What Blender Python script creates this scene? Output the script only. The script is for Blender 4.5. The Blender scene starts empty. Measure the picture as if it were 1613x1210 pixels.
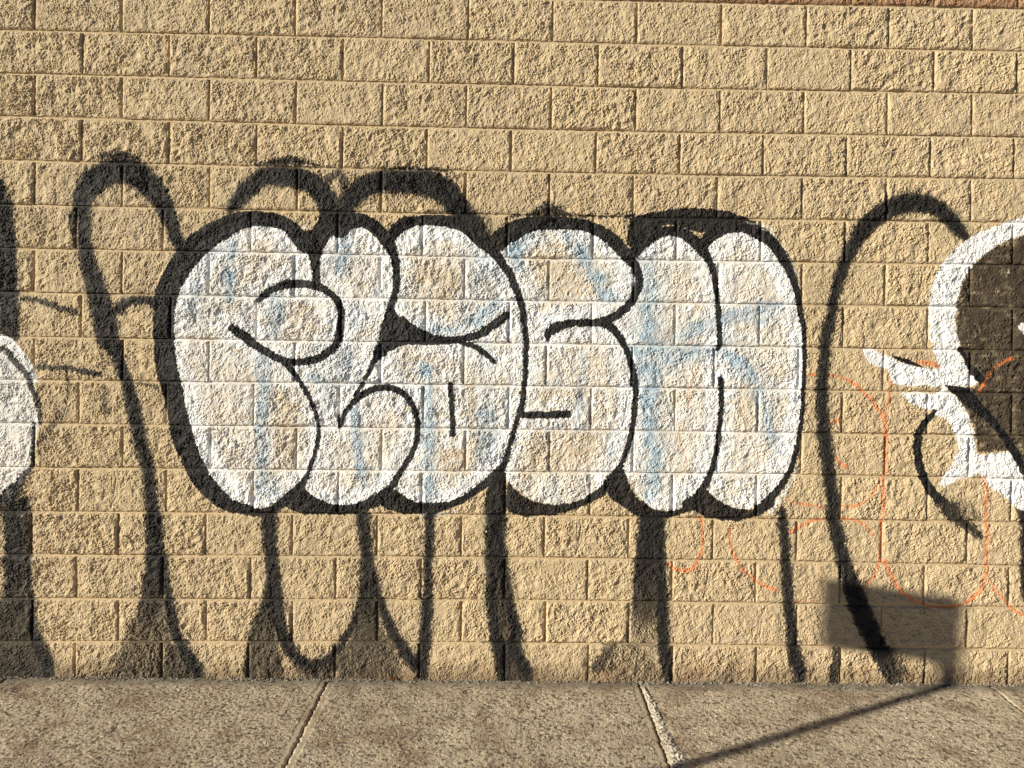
import bpy, math, random
import numpy as np
from mathutils import Matrix, Vector
rng = np.random.default_rng(7); random.seed(7)
S = bpy.context.scene
COL = S.collection
rad = math.radians

# ------------------------------------------------------------------ camera
F_PX, CU, CV = 1211.0, 806.5, 605.0
CAM = np.array([-0.247915, -3.663478, 1.426611])
def rotm(a, b, c):
    ca, sa, cb, sb, cc, sc = math.cos(a), math.sin(a), math.cos(b), math.sin(b), math.cos(c), math.sin(c)
    Rz = np.array([[ca, -sa, 0], [sa, ca, 0], [0, 0, 1]]); Rx = np.array([[1, 0, 0], [0, cb, -sb], [0, sb, cb]])
    Ry = np.array([[cc, 0, sc], [0, 1, 0], [-sc, 0, cc]])
    return Rz @ Rx @ Ry
R = rotm(rad(-1.098065), rad(-0.437391), rad(-0.752046))
cd = bpy.data.cameras.new('camera'); cam = bpy.data.objects.new('camera', cd); COL.objects.link(cam)
cd.sensor_width = 36.0; cd.lens = 36.0 * F_PX / 1613.0; cd.clip_start = 0.05; cd.clip_end = 500.0
M = Matrix.Identity(4)
for i in range(3):
    M[i][0] = R[i, 0]; M[i][1] = R[i, 2]; M[i][2] = -R[i, 1]; M[i][3] = CAM[i]
cam.matrix_world = M
S.camera = cam

# ------------------------------------------------------------------ light
SUN_AZ, SUN_EL = 63.5, 19.0         # azimuth measured from the wall's outward normal towards the left
w = bpy.data.worlds.new('World'); S.world = w; w.use_nodes = True
nt = w.node_tree; nt.nodes.clear()
sky = nt.nodes.new('ShaderNodeTexSky'); sky.sky_type = 'NISHITA'; sky.sun_disc = False
sky.sun_elevation = rad(SUN_EL); sky.air_density = 0.45; sky.dust_density = 0.2; sky.altitude = 1500.0
to_sun = Vector((-math.sin(rad(SUN_AZ)) * math.cos(rad(SUN_EL)), -math.cos(rad(SUN_AZ)) * math.cos(rad(SUN_EL)), math.sin(rad(SUN_EL))))
sky.sun_rotation = math.atan2(to_sun.x, to_sun.y)
bg = nt.nodes.new('ShaderNodeBackground'); bg.inputs[1].default_value = 0.05
out = nt.nodes.new('ShaderNodeOutputWorld')
nt.links.new(sky.outputs[0], bg.inputs[0]); nt.links.new(bg.outputs[0], out.inputs[0])
sl = bpy.data.lights.new('sun', 'SUN'); sl.energy = 5.0; sl.angle = rad(0.53); sl.color = (1.0, 0.915, 0.735)
so = bpy.data.objects.new('sun', sl); COL.objects.link(so)
so.rotation_euler = to_sun.to_track_quat('Z', 'Y').to_euler(); so.location = (-6, -4, 4)
S.view_settings.view_transform = 'Standard'; S.view_settings.look = 'None'
S.view_settings.exposure = 0.62; S.view_settings.gamma = 1.0; S.view_settings.use_curve_mapping = False

# ------------------------------------------------------------------ photo pixel -> place
def ray(u, v):
    d = np.stack([(np.asarray(u, float) - CU) / F_PX, np.ones_like(np.asarray(u, float)), -(np.asarray(v, float) - CV) / F_PX], -1)
    return d @ R.T
def on_wall(u, v, y=0.0):
    d = ray(u, v); t = (y - CAM[1]) / d[..., 1]
    return CAM[0] + t * d[..., 0], CAM[2] + t * d[..., 2]
gx0, gz0 = on_wall(0, 1066.0); gx1, gz1 = on_wall(1613, 1079.0)
GB = float((gz1 - gz0) / (gx1 - gx0)); GA = float(gz0 - GB * gx0); GS = 0.045
def ground_z(x, y): return GA + GB * x + GS * y          # y is negative in front of the wall: falls towards the road
def on_ground(u, v):
    d = ray(u, v); n = np.array([-GB, -GS, 1.0])
    t = (GA - CAM @ n) / (d @ n)
    return CAM[0] + t * d[..., 0], CAM[1] + t * d[..., 1]

# ------------------------------------------------------------------ noise fields (periodic)
NF, RES = 2048, 0.0025
_f = np.fft.fftfreq(NF, RES); _fx, _fz = np.meshgrid(_f, _f); _fr = np.sqrt(_fx ** 2 + _fz ** 2) + 1e-9
def band(lam, bw=0.6, stretch=None):
    """noise with wavelengths near lam metres, unit variance"""
    fr = _fr if stretch is None else np.sqrt(((_fx * math.cos(stretch[1]) + _fz * math.sin(stretch[1])) * stretch[0]) ** 2 + (-_fx * math.sin(stretch[1]) + _fz * math.cos(stretch[1])) ** 2) + 1e-9
    g = np.exp(-(np.log(fr * lam)) ** 2 / (2 * bw * bw))
    n = np.fft.ifft2(np.fft.fft2(rng.standard_normal((NF, NF))) * g).real
    return (n / n.std()).astype(np.float32)
n_big, n_mid, n_med, n_fin, n_tin = band(.22, .5), band(.075, .45), band(.032, .4), band(.0165, .35), band(.009, .25)
ridge = lambda a: (1.0 - np.abs(a)) 
AMP = np.clip(.80 + .20 * np.roll(n_big, 700, 0) + .22 * np.roll(n_mid, 300, 1), .35, 1.5)
RELIEF = (0.0018 * n_big + 0.0013 * n_mid + 0.0017 * ridge(np.roll(n_mid, 900, 1)) + AMP * (0.0012 * ridge(n_med) + 0.0006 * n_med + 0.00115 * n_fin + 0.0013 * ridge(n_fin) + 0.00115 * n_tin))
PITS = np.clip(n_mid - 1.5, 0, 1.4) * np.clip(0.6 + n_med * .5, 0, 1.2)
RELIEF = (RELIEF - 0.0060 * PITS).astype(np.float32)
FINE = (0.5 * ridge(n_med) + 0.6 * n_fin + 0.4 * n_tin).astype(np.float32); FINE = (FINE - FINE.mean()) / FINE.std()
def samp(F, x, z):
    gx = np.asarray(x) / RES; gz = np.asarray(z) / RES
    ix = np.floor(gx).astype(int); iz = np.floor(gz).astype(int); fx = gx - ix; fz = gz - iz
    a = F[iz % NF, ix % NF]; b = F[iz % NF, (ix + 1) % NF]; c = F[(iz + 1) % NF, ix % NF]; d = F[(iz + 1) % NF, (ix + 1) % NF]
    return (a * (1 - fx) + b * fx) * (1 - fz) + (c * (1 - fx) + d * fx) * fz

# ------------------------------------------------------------------ mesh helpers
def mesh_from(name, V, Q, mat=None, attr=None, smooth=False):
    V = np.asarray(V, np.float32); Q = np.asarray(Q, np.int32)
    me = bpy.data.meshes.new(name); me.vertices.add(len(V)); me.vertices.foreach_set('co', V.ravel())
    n = Q.shape[1]
    me.loops.add(Q.size); me.loops.foreach_set('vertex_index', Q.ravel())
    me.polygons.add(len(Q)); me.polygons.foreach_set('loop_start', np.arange(0, Q.size, n, dtype=np.int32))
    try: me.polygons.foreach_set('loop_total', np.full(len(Q), n, np.int32))
    except Exception: pass
    me.polygons.foreach_set('use_smooth', np.full(len(Q), smooth, bool))
    if attr is not None:
        a = me.attributes.new('relief', 'FLOAT', 'POINT'); a.data.foreach_set('value', np.asarray(attr, np.float32))
    me.update(calc_edges=True); me.validate()
    if mat: me.materials.append(mat)
    return me
def link(name, me, parent=None, **props):
    o = bpy.data.objects.new(name, me); COL.objects.link(o)
    if parent is not None: o.parent = parent
    for k, v in props.items(): o[k] = v
    return o
def grid_quads(nx, nz, off=0):
    i = np.arange(nx - 1); j = np.arange(nz - 1); I, Jm = np.meshgrid(i, j)
    a = (Jm * nx + I).ravel() + off
    return np.stack([a, a + 1, a + 1 + nx, a + nx], 1)
def boxes_mesh(name, bl, mat, smooth=False):
    V = []; Q = []
    for (x0, y0, z0, x1, y1, z1) in bl:
        o = len(V)
        V += [(x0, y0, z0), (x1, y0, z0), (x1, y1, z0), (x0, y1, z0), (x0, y0, z1), (x1, y0, z1), (x1, y1, z1), (x0, y1, z1)]
        Q += [[o + k for k in q] for q in ((0, 3, 2, 1), (4, 5, 6, 7), (0, 1, 5, 4), (1, 2, 6, 5), (2, 3, 7, 6), (3, 0, 4, 7))]
    return mesh_from(name, V, Q, mat, smooth=smooth)

# ------------------------------------------------------------------ graffiti, rasterised on the wall plane
IX0, IX1, IZ0, IZ1, IRES = -3.1, 2.8, -0.05, 2.75, 0.0025
IW, IH = int(round((IX1 - IX0) / IRES)), int(round((IZ1 - IZ0) / IRES))
PXM = 0.4064 / 133.8                                  # metres per photo pixel on the wall
GXs = IX0 + (np.arange(IW) + .5) * IRES; GZs = IZ0 + (np.arange(IH) + .5) * IRES
WX, WZ = np.meshgrid(GXs.astype(np.float32), GZs.astype(np.float32))
JIT = samp(n_fin, WX, WZ) * .0016 + samp(n_med, WX + 1, WZ) * .0014 + samp(n_mid, WX, WZ + 2) * .001
ORG = {'A1': (0, 220), 'A2': (400, 220), 'A3': (800, 220), 'A4': (1193, 220), 'B1': (0, 500), 'B2': (400, 500), 'B3': (800, 500), 'B4': (1193, 500),
       'C1': (0, 780), 'C2': (400, 780), 'C3': (800, 780), 'C4': (1193, 780)}
def P(reg, pts):
    o = ORG[reg]; k = 1 / 3.8405
    return [(o[0] + p[0] * k, o[1] + p[1] * k, (p[2] if len(p) > 2 else 0) * k) for p in pts]
def smooth_line(pts, closed=False, n=6):
    p = np.array(pts, float)
    if len(p) < 3: return p
    if closed: q = np.vstack([p[-1], p, p[0], p[1]])
    else: q = np.vstack([2 * p[0] - p[1], p, 2 * p[-1] - p[-2]])
    o = []
    for i in range(1, len(q) - 2):
        for t in np.arange(n) / n:
            o.append(.5 * (2 * q[i] + (q[i + 1] - q[i - 1]) * t + (2 * q[i - 1] - 5 * q[i] + 4 * q[i + 1] - q[i + 2]) * t * t + (-q[i - 1] + 3 * q[i] - 3 * q[i + 1] + q[i + 2]) * t ** 3))
    if not closed: o.append(q[-2])
    return np.array(o)
def wall_pts(p):
    x, z = on_wall(p[:, 0], p[:, 1]); return np.stack([x, z, p[:, 2] * PXM], 1)
def win(x0, x1, z0, z1):
    return slice(max(0, int((z0 - IZ0) / IRES)), min(IH, int((z1 - IZ0) / IRES) + 1)), slice(max(0, int((x0 - IX0) / IRES)), min(IW, int((x1 - IX0) / IRES) + 1))
def newD(): return np.full((IH, IW), 1.0, np.float32)
def add_stroke(D, pts, sm=True):
    p = wall_pts(smooth_line(pts) if sm else np.array(pts, float))
    for a, b in zip(p[:-1], p[1:]):
        r = max(a[2], b[2]) / 2 + .06
        s = win(min(a[0], b[0]) - r, max(a[0], b[0]) + r, min(a[1], b[1]) - r, max(a[1], b[1]) + r)
        if s[0].stop <= s[0].start or s[1].stop <= s[1].start: continue
        X = WX[s] - a[0]; Z = WZ[s] - a[1]; dx, dz = b[0] - a[0], b[1] - a[1]; L = dx * dx + dz * dz + 1e-12
        t = np.clip((X * dx + Z * dz) / L, 0, 1)
        d = np.hypot(X - t * dx, Z - t * dz) - (a[2] + (b[2] - a[2]) * t) / 2
        D[s] = np.minimum(D[s], d)
def add_poly(D, pts, sm=False):
    p = wall_pts(smooth_line(pts, True, 4) if sm else np.array(pts, float))
    s = win(p[:, 0].min() - .06, p[:, 0].max() + .06, p[:, 1].min() - .06, p[:, 1].max() + .06)
    X = WX[s]; Z = WZ[s]; ins = np.zeros(X.shape, bool); dm = np.full(X.shape, 1., np.float32)
    for a, b in zip(p, np.roll(p, -1, 0)):
        c = (a[1] > Z) != (b[1] > Z)
        with np.errstate(divide='ignore', invalid='ignore'):
            ins ^= c & (X < (b[0] - a[0]) * (Z - a[1]) / ((b[1] - a[1]) or 1e-9) + a[0])
        dx, dz = b[0] - a[0], b[1] - a[1]; L = dx * dx + dz * dz + 1e-12
        t = np.clip(((X - a[0]) * dx + (Z - a[1]) * dz) / L, 0, 1)
        dm = np.minimum(dm, np.hypot(X - a[0] - t * dx, Z - a[1] - t * dz))
    D[s] = np.minimum(D[s], np.where(ins, -dm, dm))
def cov(D, soft, op=1.0, jit=1.0):
    t = np.clip(.5 - (D + JIT * jit) / (2 * soft), 0, 1); return (t * t * (3 - 2 * t) * op).astype(np.float32)
def mist(Mk, reg, pts, soft):      # pts: x, y, width, opacity
    p = P(reg, [q[:3] for q in pts]); q = smooth_line([(a[0], a[1], a[2]) for a in p]); t = np.linspace(0, len(pts) - 1, len(q)); op = np.interp(t, range(len(pts)), [a[3] for a in pts])
    q = wall_pts(q)
    for a, b, o0, o1 in zip(q[:-1], q[1:], op[:-1], op[1:]):
        rr = max(a[2], b[2]) / 2 + .09; sl_ = win(min(a[0], b[0]) - rr, max(a[0], b[0]) + rr, min(a[1], b[1]) - rr, max(a[1], b[1]) + rr)
        if sl_[0].stop <= sl_[0].start or sl_[1].stop <= sl_[1].start: continue
        X = WX[sl_] - a[0]; Z = WZ[sl_] - a[1]; dx, dz = b[0] - a[0], b[1] - a[1]; L = dx * dx + dz * dz + 1e-12
        tt = np.clip((X * dx + Z * dz) / L, 0, 1); d = np.hypot(X - tt * dx, Z - tt * dz) - (a[2] + (b[2] - a[2]) * tt) / 2
        c = np.clip(.5 - (d + JIT[sl_] * 2) / (2 * soft), 0, 1); Mk[sl_] = np.maximum(Mk[sl_], c * c * (3 - 2 * c) * (o0 + (o1 - o0) * tt))
def layer(items, soft, op=1.0, jit=1.0, sm=True):
    D = newD()
    for it in items:
        if it[0] == 'poly': add_poly(D, it[1], it[2] if len(it) > 2 else False)
        else: add_stroke(D, it)
    return cov(D, soft, op, jit)
def join(*parts):
    o = []
    for q in parts: o += q
    return o

# crisp black outline of the word
OUT = [
 # first letter: left side and bottom
 join(P('A2', [(300, 640, 90), (260, 575, 90), (210, 525, 85), (150, 497, 85), (70, 482, 88)]), P('A1', [(1530, 478, 95), (1440, 495, 110), (1360, 535, 125), (1260, 590, 140), (1175, 660, 145), (1110, 740, 140), (1060, 820, 138), (1020, 900, 136), (1000, 970, 140), (993, 1075, 130)]),
      P('B1', [(992, 100, 125), (1000, 230, 128), (1018, 345, 130), (1050, 460, 118), (1073, 576, 118), (1098, 691, 128), (1138, 806, 122), (1188, 922, 118), (1245, 1010, 112), (1320, 1085, 100), (1400, 1140, 80), (1500, 1165, 62)]), P('B2', [(0, 1178, 50), (100, 1168, 45), (180, 1115, 60), (245, 1060, 60), (292, 1010, 44), (326, 950, 28), (355, 870, 28), (380, 790, 26), (392, 720, 26), (390, 650, 26), (378, 580, 26), (350, 510, 28), (310, 440, 26), (265, 370, 30), (220, 310, 35), (170, 265, 32), (120, 235, 46), (60, 200, 46), (0, 165, 50)]), P('B1', [(1500, 130, 58), (1440, 90, 55), (1405, 65, 45)])),
 join(P('A2', [(30, 972, 36), (90, 920, 45), (160, 888, 50), (240, 873, 50), (320, 875, 50), (400, 895, 48), (460, 930, 45), (508, 980, 42), (528, 1040, 42), (528, 1120, 44), (522, 1200, 42)]), P('B2', [(520, 100, 50), (505, 150, 50), (470, 195, 50), (410, 240, 50), (340, 262, 48), (260, 272, 42), (190, 262, 42), (120, 235, 45)])),
 P('A2', [(440, 440, 90), (435, 520, 110), (390, 590, 120), (360, 640, 110), (370, 700, 75), (375, 760, 58), (378, 860, 46)]),
 # first arch of the a, second arch
 P('A2', [(520, 540, 110), (560, 505, 110), (630, 488, 90), (700, 510, 80), (760, 560, 80), (810, 620, 78), (845, 700, 52), (862, 790, 48), (862, 880, 46), (845, 960, 42), (825, 1020, 42), (815, 1090, 60)]),
 join(P('A2', [(815, 610, 60), (860, 550, 75), (920, 508, 76), (1000, 490, 60), (1100, 488, 66), (1200, 500, 74), (1290, 535, 80), (1350, 590, 80), (1410, 640, 80), (1460, 690, 66), (1500, 745, 55), (1545, 810, 50), (1580, 890, 46)]), P('A3', [(65, 945, 42), (85, 1020, 40), (98, 1110, 38)]),
      P('B3', [(98, 10, 36), (107, 90, 36), (112, 180, 36), (108, 300, 34), (100, 400, 34), (92, 480, 36), (72, 570, 34), (45, 650, 32), (25, 730, 30), (5, 800, 30)]), P('B2', [(1530, 850, 34), (1500, 905, 45), (1440, 975, 60), (1360, 1035, 44), (1280, 1092, 44), (1180, 1135, 45), (1080, 1150, 60), (980, 1148, 66), (900, 1120, 80), (840, 1085, 80)])),
 join(P('A2', [(1525, 1060, 44), (1470, 1110, 52), (1400, 1155, 52)]), P('B2', [(1400, 88, 50), (1300, 122, 46), (1200, 138, 42), (1100, 130, 46), (1030, 105, 52), (950, 65, 52), (900, 20, 52)])),
 P('B2', [(1240, 148, 26), (1330, 175, 34), (1390, 212, 34), (1455, 270, 28)]),
 P('B2', [(760, 190, 60), (735, 250, 44), (700, 320, 28), (680, 360, 28), (640, 430, 28), (612, 475, 24)]),
 P('B2', [(525, 650, 34), (545, 590, 32), (580, 540, 34), (620, 498, 38), (680, 455, 40), (740, 430, 40), (810, 424, 40), (870, 440, 38), (920, 475, 38), (960, 530, 38), (985, 600, 34), (992, 670, 34), (985, 740, 34), (965, 800, 34), (935, 860, 36), (890, 930, 36), (850, 1000, 42), (800, 1060, 55), (740, 1100, 66), (660, 1140, 60), (560, 1165, 56), (450, 1155, 66), (380, 1130, 70), (320, 1090, 70), (290, 1055, 60)]),
 P('B2', [(512, 590, 12), (515, 670, 14)]),
 P('B2', [(1190, 405, 32), (1195, 500, 34), (1200, 600, 34), (1202, 705, 36)]),
 # s
 join(P('A3', [(20, 575, 100), (90, 530, 105), (180, 505, 90), (280, 503, 84), (380, 508, 78), (460, 520, 72), (540, 548, 72), (610, 590, 78), (670, 645, 80), (720, 705, 72), (770, 765, 56), (793, 830, 50), (785, 900, 50), (755, 970, 50), (700, 1030, 50), (630, 1078, 52), (540, 1105, 48), (440, 1108, 45), (340, 1120, 52), (280, 1145, 60)]), P('B3', [(245, 95, 46), (240, 125, 30)])),
 join(P('A3', [(560, 1108, 46), (610, 1130, 48)]), P('B3', [(615, 50, 50), (670, 110, 45), (710, 180, 40), (740, 260, 38), (763, 340, 36), (773, 420, 36), (771, 500, 36), (765, 580, 34), (755, 650, 34), (742, 730, 34), (720, 800, 34), (690, 880, 34), (650, 940, 40), (590, 1010, 40)])),
 P('B3', [(745, 290, 10), (740, 410, 10)]),
 P('B3', [(70, 590, 38), (150, 592, 42), (250, 590, 44), (360, 585, 46)]),
 # h
 join(P('A3', [(760, 690, 60), (800, 630, 84), (860, 590, 84), (930, 562, 60), (1000, 552, 64), (1060, 567, 68), (1120, 612, 70), (1170, 665, 66), (1212, 720, 50), (1240, 790, 42), (1256, 870, 36), (1265, 950, 34), (1272, 1040, 34), (1278, 1130, 32)]), P('B3', [(1278, 30, 32), (1280, 100, 32), (1278, 180, 30), (1262, 196, 18)])),
 P('B3', [(1284, 372, 36), (1290, 450, 36), (1292, 540, 34), (1284, 620, 32), (1276, 700, 32), (1266, 790, 32), (1247, 870, 34), (1222, 950, 36), (1190, 1020, 45), (1145, 1080, 50), (1080, 1130, 60)]),
 join(P('A3', [(1180, 640, 60), (1220, 590, 84), (1280, 550, 78), (1350, 530, 74), (1430, 528, 78)]), P('A4', [(0, 560, 84), (60, 600, 76), (120, 665, 74), (175, 745, 68), (213, 830, 56), (238, 920, 42), (252, 1000, 38), (265, 1100, 32)]), P('B4', [(272, 30, 32), (282, 120, 30), (285, 210, 28), (284, 300, 28), (280, 400, 26), (275, 500, 26), (267, 600, 28), (255, 700, 28), (238, 790, 30), (213, 880, 34), (180, 960, 38), (120, 1050, 42), (60, 1110, 46), (0, 1160, 50)])),
 # right-hand letter
 P('B4', [(1075, 565, 24), (1040, 610, 40), (1000, 650, 46), (975, 700, 50), (965, 770, 54), (970, 850, 54), (985, 920, 54), (1010, 980, 54), (1050, 1045, 56), (1100, 1105, 60)]),
 P('B4', [(820, 238, 12), (870, 255, 28), (930, 275, 28), (990, 300, 10)]),
 P('B4', [(1145, 415, 12), (1200, 440, 50), (1260, 475, 84), (1320, 535, 70), (1380, 590, 56), (1440, 650, 50), (1500, 730, 50), (1550, 810, 50), (1590, 880, 50), (1640, 980, 50), (1700, 1080, 50)]),
 P('B4', [(1225, 190, 30), (1260, 260, 30), (1300, 320, 40), (1345, 370, 50)]),
]
MASS = [
 ('poly', P('A2', [(400, 480), (500, 440), (620, 440), (560, 520), (505, 560), (450, 610), (415, 680), (395, 760), (350, 770), (330, 690), (300, 620), (290, 560), (360, 540)])),
 ('poly', P('A2', [(700, 520), (800, 560), (880, 500), (900, 560), (850, 620), (830, 680), (790, 600)])),
 ('poly', P('B2', [(775, 20), (870, -10), (915, 50), (1040, 112), (1100, 128), (1260, 138), (1290, 152), (1150, 168), (960, 165), (880, 178), (820, 208), (765, 258), (722, 240), (745, 180)])),
 ('poly', P('A2', [(820, 1020), (850, 1020), (880, 1090), (800, 1200), (760, 1200)])),
 ('poly', P('B2', [(170, 1130), (285, 1010), (310, 1025), (340, 1070), (420, 1125), (520, 1160), (600, 1160), (700, 1115), (790, 1050), (860, 1040), (900, 1090), (1000, 1130), (1150, 1135), (1200, 1150), (1100, 1188), (900, 1190), (820, 1165), (765, 1135), (700, 1165), (600, 1196), (300, 1192), (240, 1170)])),
 ('poly', P('B2', [(1425, 975), (1520, 915), (1524, 1200), (1412, 1205), (1402, 1080)])),
 ('poly', P('B3', [(0, 985), (40, 1040), (100, 1085), (180, 1120), (280, 1135), (380, 1122), (460, 1095), (540, 1040), (610, 970), (660, 930), (700, 915), (725, 985), (760, 1060), (810, 1120), (880, 1160), (960, 1172), (1040, 1160), (1110, 1110), (1170, 1060), (1205, 1040), (1240, 1080), (1310, 1130), (1400, 1160), (1490, 1160), (1560, 1120), (1613, 1075), (1613, 1140), (1520, 1200), (1380, 1235), (1200, 1215), (1130, 1165), (1050, 1190), (980, 1215), (780, 1205), (700, 1150), (625, 1100), (600, 1060), (520, 1115), (400, 1165), (260, 1200), (100, 1205), (30, 1190), (-20, 1150)])),
 ('poly', P('A3', [(715, 640), (735, 470), (880, 440), (1050, 415), (1250, 420), (1350, 440), (1450, 475), (1520, 510), (1420, 520), (1300, 520), (1215, 560), (1165, 565), (1100, 548), (1030, 525), (960, 510), (900, 560), (830, 620), (780, 665)])),
 ('poly', P('A2', [(1380, 600), (1440, 570), (1540, 500), (1620, 470), (1620, 580), (1540, 640), (1490, 680), (1440, 670)])),
]
# broad sprayed black shapes with soft edges
SOFT = [
 P('C1', [(985, 380, 60), (1000, 500, 60), (1015, 600, 60), (1030, 690, 62), (1045, 768, 66), (1068, 845, 70), (1105, 920, 76), (1160, 1010, 84), (1200, 1075, 80)]),
 P('A1', [(1395, 420, 60), (1440, 370, 90), (1490, 310, 110), (1560, 255, 116)]) + P('A2', [(60, 228, 116), (140, 218, 124), (220, 225, 130), (300, 245, 130), (380, 290, 130), (430, 350, 130), (460, 420, 120), (440, 500, 110)]),
 P('A2', [(520, 450, 110), (570, 380, 120), (640, 310, 130), (720, 265, 136), (810, 252, 140), (900, 255, 150), (1000, 258, 156), (1090, 280, 160), (1170, 330, 160), (1230, 400, 140), (1290, 460, 120), (1350, 530, 110), (1410, 610, 96)]),
 P('A1', [(880, 440, 0)])[:0] + P('A1', [(1110, 650, 80), (1060, 590, 84), (1035, 500, 90), (1000, 410, 110), (960, 340, 130), (900, 270, 150), (830, 215, 160), (740, 185, 160), (650, 205, 160), (570, 255, 160), (515, 330, 140), (495, 410, 110), (508, 500, 90), (512, 615, 86), (530, 730, 104), (570, 845, 112), (598, 960, 132), (635, 1075, 138), (650, 1190, 138)]) + P('B1', [(700, 200, 90), (738, 300, 70), (768, 390, 74), (798, 500, 90), (822, 620, 88), (850, 740, 86), (882, 860, 82), (908, 1000, 78), (922, 1150, 84)]) + P('C1', [(933, 150, 100), (938, 240, 110)]),
 P('A1', [(680, 1060, 50), (730, 1010, 60), (790, 980, 54), (860, 968, 54), (945, 985, 60)]),
 P('A4', [(1250, 590, 60), (1215, 545, 90), (1150, 470, 100), (1080, 415, 110), (1000, 388, 116), (930, 385, 120), (850, 400, 124), (770, 435, 120), (700, 485, 114), (640, 545, 108), (590, 615, 96), (552, 695, 84), (518, 775, 78), (490, 860, 76), (465, 950, 72), (448, 1040, 70), (435, 1140, 70)]) + P('B4', [(420, 60, 74), (408, 180, 72), (400, 300, 74), (390, 400, 78), (388, 500, 80), (392, 600, 84), (402, 700, 86), (415, 800, 86), (428, 900, 84), (440, 1010, 80), (455, 1130, 82)]) + P('C4', [(455, 120, 84), (480, 230, 86), (503, 330, 86), (525, 420, 92), (555, 510, 106), (590, 610, 124), (630, 710, 130), (675, 810, 130), (715, 900, 110)]),
 P('C4', [(148, 100, 56), (155, 200, 62), (165, 300, 62), (172, 420, 64), (180, 520, 72), (188, 620, 70), (195, 720, 72), (205, 830, 72), (215, 920, 80), (232, 1000, 90), (255, 1070, 86)]),
 P('A1', [(0, 260, 50), (15, 380, 110), (25, 500, 130), (35, 640, 130), (45, 800, 130), (50, 960, 130), (60, 1110, 120), (60, 1180, 110)]),
 P('C1', [(150, 40, 60), (160, 200, 44), (168, 350, 44), (175, 500, 44), (185, 650, 56), (195, 780, 70), (215, 880, 84), (255, 970, 100), (290, 1040, 90)]),
 P('C1', [(55, 60, 50), (60, 200, 60), (60, 350, 70), (60, 500, 60), (60, 600, 40)]),
 # legs under the word
 P('C2', [(90, 110, 100), (95, 250, 92), (105, 350, 90), (115, 450, 88), (122, 550, 90), (132, 650, 100), (150, 760, 90), (190, 880, 76), (250, 975, 74), (330, 1025, 74), (410, 1015, 60), (480, 960, 54), (550, 875, 50), (605, 775, 50), (645, 670, 56), (675, 560, 76), (685, 450, 78), (680, 350, 70), (668, 240, 74), (660, 130, 84)]),
 P('C2', [(690, 180, 30), (700, 360, 46), (722, 500, 60), (755, 620, 64), (800, 740, 66), (852, 850, 70), (905, 940, 80), (955, 1000, 84), (1000, 1050, 60)]),
 P('C2', [(1066, 100, 60), (1062, 250, 62), (1056, 400, 58), (1052, 560, 60), (1046, 700, 72), (1036, 850, 74), (1026, 950, 74), (1020, 1060, 76)]),
 P('C2', [(1465, 60, 136), (1465, 130, 126), (1462, 250, 126), (1462, 340, 120)]),
 P('C2', [(1425, 340, 56), (1432, 480, 60), (1440, 600, 80), (1450, 720, 80), (1470, 850, 90), (1500, 960, 100), (1510, 1060, 90)]),
 P('C2', [(1510, 340, 44), (1524, 480, 50), (1536, 600, 64), (1556, 720, 74), (1584, 830, 86)]) + P('C3', [(30, 920, 100), (70, 1000, 100), (110, 1070, 90)]),
 P('C3', [(905, 130, 96), (908, 250, 88), (912, 400, 84), (916, 500, 84), (928, 620, 84), (934, 720, 88), (938, 820, 84), (942, 920, 84), (956, 1010, 74), (972, 1090, 54)]),
 P('C4', [(1605, 90, 60), (1620, 200, 70), (1625, 400, 70), (1630, 600, 80)]),
]
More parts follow.
